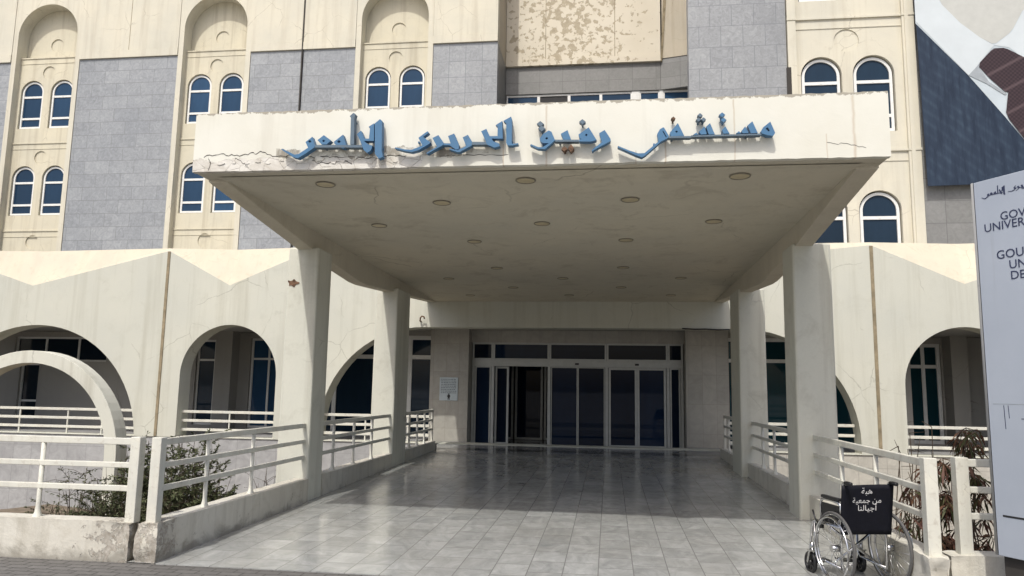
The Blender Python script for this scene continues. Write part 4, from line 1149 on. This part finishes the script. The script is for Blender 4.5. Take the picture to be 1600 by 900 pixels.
for body, u, z, h in (('GOVERNMENTAL', 0.240, 2.942, 0.063), ('UNIVERSITY HOSPITAL', 0.108, 2.871, 0.064), ('GOUVERNEMENTAL', 0.190, 2.645, 0.066), ('UNIVERSITAIRE', 0.281, 2.560, 0.064), ('DE BEYROUTH', 0.286, 2.477, 0.064)):
    link('lettering', text_mesh(body, h / 0.70, 0.001, 'lettering', M['ink'], totem_M(u, z), sx=1.0), TP)
# the Arabic name again, small, along the top: the two left words of the canopy sign
src = [(r, o, h) for _, _, parts in WORDS[:2] for r, o, h, c in parts]
mb = MB()
def big(r, p): return (r[0][0] + p[0] / r[1], r[0][1] + p[1] / r[1])
for k, (r, o, h) in enumerate(src):
    def mp(p):
        X, Y = big(r, p); return (0.105 + (X - 438) * 0.00118, 3.13 + (250 - Y) * 0.0012)
    mb.plate([mp(p) for p in o], [[mp(p) for p in q] for q in h], -0.0025 - 0.0001 * (k % 7), 0.001, T=TT)
mb.part('lettering', M['ink'], TP)

# ------------------------------------------------------------------ wheelchair
WC = thing('wheelchair', 'chrome wheelchair with black back canvas lettered in white, beside the right railing', 'wheelchair', (2.135, 6.92, 0.0), rotz=math.radians(15))
def wpart(mb, name, mat, parent=None, **k):
    return link(name, mb.mesh(name, M[mat], **k), parent or WC, world=False)
RB = 0.30
for s in (-1, 1):
    c = (s * 0.25, 0, RB + 0.003)
    mb = MB(); mb.ring(c, (1, 0, 0), RB - 0.022, 0.010, 44, 8)
    mb.disc(c, (1, 0, 0), 0.028, 0.07, 14)
    for k in range(20):
        a = 2 * PI * k / 20; e = 0.02 if k % 2 else -0.02
        mb.tube([(c[0] + e, 0.02 * math.cos(a + 0.5), c[2] + 0.02 * math.sin(a + 0.5)), (c[0], (RB - 0.024) * math.cos(a), c[2] + (RB - 0.024) * math.sin(a))], 0.0016, 4)
    wh = wpart(mb, 'rear_wheel', 'chrome')
    mb = MB(); mb.ring(c, (1, 0, 0), RB - 0.010, 0.013, 44, 8); q = link('tyre', mb.mesh('tyre', M['tyre']), None); q.parent = wh
    mb = MB(); mb.ring((c[0] + s * 0.036, c[1], c[2]), (1, 0, 0), RB - 0.045, 0.009, 44, 8)
    for k in range(6):
        a = 2 * PI * k / 6 + 0.3
        mb.tube([(c[0], (RB - 0.03) * math.cos(a), c[2] + (RB - 0.03) * math.sin(a)), (c[0] + s * 0.036, (RB - 0.045) * math.cos(a), c[2] + (RB - 0.045) * math.sin(a))], 0.005, 5)
    q = link('hand_rim', mb.mesh('hand_rim', M['chrome']), None); q.parent = wh
    # caster
    cc = (s * 0.235, 0.43, 0.098)
    mb = MB(); mb.ring(cc, (1, 0, 0), 0.08, 0.017, 28, 8); mb.disc(cc, (1, 0, 0), 0.024, 0.05, 14)
    for k in range(8):
        a = 2 * PI * k / 8
        mb.beam((cc[0], cc[1], cc[2]), (cc[0], cc[1] + 0.075 * math.cos(a), cc[2] + 0.075 * math.sin(a)), 0.02, 0.014, up=(1, 0, 0))
    wpart(mb, 'caster_wheel', 'blackplastic')
    mb = MB()
    for e in (-0.032, 0.032):
        mb.beam((cc[0] + e, cc[1], cc[2]), (cc[0] + e * 0.9, cc[1] - 0.035, 0.205), 0.006, 0.026, up=(0, 1, 0))
    mb.beam((cc[0], cc[1] - 0.065, 0.207), (cc[0], cc[1] - 0.005, 0.207), 0.07, 0.012)
    mb.tube([(cc[0], cc[1] - 0.035, 0.2), (cc[0], cc[1] - 0.035, 0.28)], 0.016, 10)
    wpart(mb, 'caster_fork', 'chrome')
    # side frame
    x = s * 0.205
    mb = MB()
    mb.tube([(x, -0.02, 0.13), (x, -0.03, 0.47), (x, -0.06, 0.66), (x, -0.085, 0.83), (x, -0.10, 0.852), (x, -0.14, 0.858)], 0.0115, 10)
    mb.tube([(x, -0.03, 0.47), (x, 0.38, 0.475), (x, 0.42, 0.455), (x, 0.44, 0.41), (x, 0.50, 0.14), (x, 0.51, 0.11)], 0.0115, 10)
    mb.tube([(x, -0.02, 0.14), (x, 0.36, 0.155), (x, 0.40, 0.19), (x, 0.40, 0.46)], 0.011, 10)
    mb.tube([(x, -0.02, RB), (s * 0.245, 0, RB)], 0.012, 8)
    xa = s * 0.218
    mb.tube([(xa, -0.05, 0.47), (xa, -0.055, 0.66), (xa, -0.03, 0.685), (xa, 0.20, 0.685), (xa, 0.24, 0.67), (xa, 0.255, 0.63), (xa, 0.26, 0.47)], 0.0105, 10)
    wpart(mb, 'side_frame', 'chrome')
    mb = MB(); mb.box(xa - 0.022, xa + 0.022, -0.05, 0.22, 0.695, 0.722); q = wpart(mb, 'armrest', 'blackplastic'); add_bevel(q, 0.01, 3)
    mb = MB(); mb.box(xa - 0.006, xa + 0.006, -0.03, 0.235, 0.49, 0.655); q = wpart(mb, 'skirt_guard', 'blackplastic'); add_bevel(q, 0.004)
    mb = MB(); mb.tube([(x, -0.12, 0.857), (x, -0.155, 0.859), (x, -0.205, 0.857), (x, -0.21, 0.857)], [0.0165, 0.0175, 0.0165, 0.012], 12); wpart(mb, 'push_handle', 'blackplastic')
    mb = MB(); mb.beam((s * 0.20, 0.46, 0.10), (s * 0.05, 0.46, 0.11), 0.14, 0.012, up=(0, 0, 1)); q = wpart(mb, 'footplate', 'blackplastic'); add_bevel(q, 0.004)
    mb = MB(); mb.tube([(x + s * 0.03, 0.27, 0.455), (x + s * 0.05, 0.29, 0.50), (x + s * 0.05, 0.33, 0.57)], 0.008, 8); mb.box(x + s * 0.03 - 0.02, x + s * 0.03 + 0.02, 0.22, 0.30, 0.43, 0.46)
    wpart(mb, 'brake_lever', 'blackplastic')
mb = MB()
mb.tube([(-0.21, 0.10, 0.15), (0.21, 0.10, 0.455)], 0.0115, 10); mb.tube([(0.21, 0.13, 0.15), (-0.21, 0.13, 0.455)], 0.0115, 10)
mb.disc((0, 0.115, 0.302), (0, 1, 0), 0.016, 0.06, 12)
wpart(mb, 'cross_brace', 'chrome')
mb = MB()
for i in range(8):
    for j in range(6):
        def Q(i, j):
            u = -0.205 + 0.41 * i / 8; v = -0.03 + 0.40 * j / 6
            return (u, v, 0.478 - 0.02 * math.cos(PI * u / 0.41))
        mb.face([Q(i, j), Q(i + 1, j), Q(i + 1, j + 1), Q(i, j + 1)], True)
sm = wpart(mb, 'seat_canvas', 'vinyl'); so = sm.modifiers.new('thick', 'SOLIDIFY'); so.thickness = 0.012
def backpt(u, w_, d=0.0):
    tt = (w_ - 0.44) / 0.41
    y = -0.055 - 0.055 * tt + 0.018 * math.cos(PI * u / 0.45) - 0.008
    wid = 1.0 + 0.03 * tt
    return (u * wid, y - d, w_ + 0.004 * math.sin(9 * u) * tt)
mb = MB()
for i in range(12):
    for j in range(10):
        P = [backpt(-0.228 + 0.456 * a / 12, 0.425 + 0.415 * b / 10) for a, b in ((i, j), (i + 1, j), (i + 1, j + 1), (i, j + 1))]
        mb.face(P, True)
bk = wpart(mb, 'back_canvas', 'vinyl'); so = bk.modifiers.new('thick', 'SOLIDIFY'); so.thickness = 0.014; so.offset = 0
def arabic(body, size, xc, z, sx=1.0):
    me = text_mesh(body, size, 0.0, 'lettering', M['white_ink'], Matrix.Identity(4), 'CENTER', sx, 0.0)
    for v in me.vertices:
        p = backpt(v.co.x + xc, z + v.co.y, 0.0105)
        v.co = p
    # the canvas is read from behind: x runs with the camera's right here
    q = link('lettering', me, None); q.parent = bk
arabic('\uFEEB\uFE92\uFE94'[::-1], 0.072, 0.0, 0.765, 1.0)
arabic('\uFEE3\uFEE6 \uFE9F\uFEE4\uFECC\uFBFF\uFE94'[::-1], 0.064, 0.0, 0.69, 1.0)
arabic('\uFE83\uFE9F\uFBFF\uFE8E\uFEDF\uFEE8\uFE8E'[::-1], 0.066, 0.005, 0.625, 1.1)

# ------------------------------------------------------------------ plants
def grow_leaf(mb, p, d, l, wd, droop, rnd):
    d = d.normalized()
    sd = d.cross(Vector((rnd.uniform(-1, 1), rnd.uniform(-1, 1), rnd.uniform(-0.3, 1)))).normalized()
    q1 = p + d * l * 0.5 + Vector((0, 0, -droop * l * 0.18)); q2 = p + d * l * 0.9 + Vector((0, 0, -droop * l * 0.6))
    mb.face([p, q1 - sd * wd / 2, q2, q1 + sd * wd / 2], True)
def bush(label, x, y, h, rad, nst, nlf, leafmat, seed, name='shrub', z0=PIT, lsz=(0.03, 0.07), lw=0.012, low=0.25, spread=1.0, group='wild shrubs in the left planting bed'):
    rnd = random.Random(seed)
    t = thing(name, label, 'shrub', (x, y, z0), group)
    st, lf = MB(), MB()
    for k in range(nst):
        a = rnd.uniform(0, 2 * PI); sp = rad * math.sqrt(rnd.random()) * spread
        hh = h * rnd.uniform(0.55, 1.0) * (1 - 0.35 * (sp / rad) ** 2)
        p0 = Vector((x + 0.25 * sp * math.cos(a), y + 0.25 * sp * math.sin(a), z0 - 0.1))
        p2 = Vector((x + sp * math.cos(a), y + sp * math.sin(a), z0 + hh))
        p1 = p0.lerp(p2, 0.55) + Vector((rnd.uniform(-0.12, 0.12), rnd.uniform(-0.12, 0.12), 0.12 * h))
        pts = []
        for i in range(7):
            f = i / 6
            pts.append((p0.lerp(p1, f)).lerp(p1.lerp(p2, f), f) + Vector((rnd.uniform(-0.03, 0.03), rnd.uniform(-0.03, 0.03), 0)))
        r0 = rnd.uniform(0.005, 0.010)
        st.tube(pts, [r0 * (1 - 0.12 * i) for i in range(7)], 4, cap=False)
        for b in range(5):
            f = rnd.uniform(0.35, 0.98); i = min(5, int(f * 6)); q = pts[i].lerp(pts[i + 1], f * 6 - i)
            dd = Vector((rnd.uniform(-1, 1), rnd.uniform(-1, 1), rnd.uniform(-0.1, 0.9))).normalized()
            l = rnd.uniform(0.15, 0.38) * min(1, h / 1.6)
            e = q + dd * l
            mid = q.lerp(e, 0.5) + Vector((rnd.uniform(-0.03, 0.03), rnd.uniform(-0.03, 0.03), 0.03))
            st.tube([q, mid, e], [0.0035, 0.003, 0.0015], 3, cap=False)
            for c in range(max(1, int(nlf / nst / 5))):
                g_ = rnd.random(); pp = q.lerp(e, g_)
                grow_leaf(lf, pp, dd + Vector((rnd.uniform(-1, 1), rnd.uniform(-1, 1), rnd.uniform(-0.6, 0.8))), rnd.uniform(*lsz), lw, 0.4, rnd)
    link('stems', st.mesh('stems', M['twig'], recalc=False, weld=False), t)
    link('leaves', lf.mesh('leaves', M[leafmat], recalc=False, weld=False), t)
    return t
bush('sparse low shrub at the far left of the bed, mostly bare twigs', -7.15, 9.6, 2.15, 0.55, 90, 9000, 'leaf_green', 1, lsz=(0.03, 0.07), lw=0.014)
bush('wispy green shrub behind the square end post of the left pavement fence', -6.05, 9.2, 2.55, 0.62, 190, 42000, 'leaf_green', 2, lsz=(0.03, 0.075), lw=0.016)
bush('densest dark green shrub, right behind the front of the left ramp railing', -5.15, 8.9, 2.75, 0.62, 210, 48000, 'leaf_green', 3, lsz=(0.03, 0.08), lw=0.017)
bush('dry twiggy shrub left of the ramp railing, nearest the front column', -4.80, 10.3, 2.15, 0.40, 80, 1200, 'leaf_olive', 4, lsz=(0.02, 0.045), lw=0.01)
def oleander(label, x, y, h, seed, nst, bare, lean=(0, 0), green=0.25, rad=0.35, top=0.55, z0=PIT):
    rnd = random.Random(seed)
    t = thing('dry_plant', label, 'plant', (x, y, z0), 'dry plants behind the right railing')
    st, lf, lg = MB(), MB(), MB()
    for k in range(nst):
        a = rnd.uniform(0, 2 * PI); sp = rad * rnd.uniform(0.2, 1.0)
        p0 = Vector((x + 0.06 * math.cos(a), y + 0.06 * math.sin(a), z0 - 0.1))
        p2 = Vector((x + sp * math.cos(a) + lean[0], y + sp * math.sin(a) + lean[1], z0 + h * rnd.uniform(0.72, 1.0)))
        pts = [p0.lerp(p2, i / 9) + Vector((0.03 * math.sin(i + k), 0.03 * math.cos(i * 1.3 + k), 0.0)) for i in range(10)]
        st.tube(pts, [0.012 - 0.0009 * i for i in range(10)], 5, cap=False)
        for i in range(4, 10):
            for b in range(2 if not bare else 1):
                dd = Vector((rnd.uniform(-1, 1), rnd.uniform(-1, 1), rnd.uniform(-0.3, 0.7))).normalized()
                e = pts[i] + dd * rnd.uniform(0.08, 0.26)
                st.tube([pts[i], e], [0.005, 0.0022], 4, cap=False)
                if bare and (i > 6 or rnd.random() < 0.6): continue
                for c in range(17):
                    q = pts[i].lerp(e, rnd.uniform(0.3, 1.0))
                    d2 = Vector((rnd.uniform(-0.9, 0.9), rnd.uniform(-0.9, 0.9), rnd.uniform(-1.1, 0.15)))
                    grow_leaf(lg if rnd.random() < green else lf, q, d2, rnd.uniform(0.09, 0.19), rnd.uniform(0.016, 0.026), 0.8, rnd)
    link('stems', st.mesh('stems', M['twig'], recalc=False, weld=False), t)
    if lf.f: link('dry_leaves', lf.mesh('dry_leaves', M['leaf_dry'], recalc=False, weld=False), t)
    if lg.f: link('green_leaves', lg.mesh('green_leaves', M['leaf_olive'], recalc=False, weld=False), t)
oleander('drooping plant with red brown dead leaves behind the right pavement fence', 3.22, 7.45, 2.95, 21, 7, False, (0.0, 0.0), 0.28, 0.26)
oleander('thin plant with hanging dry leaves behind the thick post of the right ramp railing', 2.86, 7.35, 2.55, 22, 4, False, (0.02, 0.0), 0.2, 0.14)
oleander('half bare plant behind the wheelchair, its leaves nearly all gone', 2.86, 8.2, 2.98, 23, 8, True, (0.0, -0.1), 0.5, 0.34)
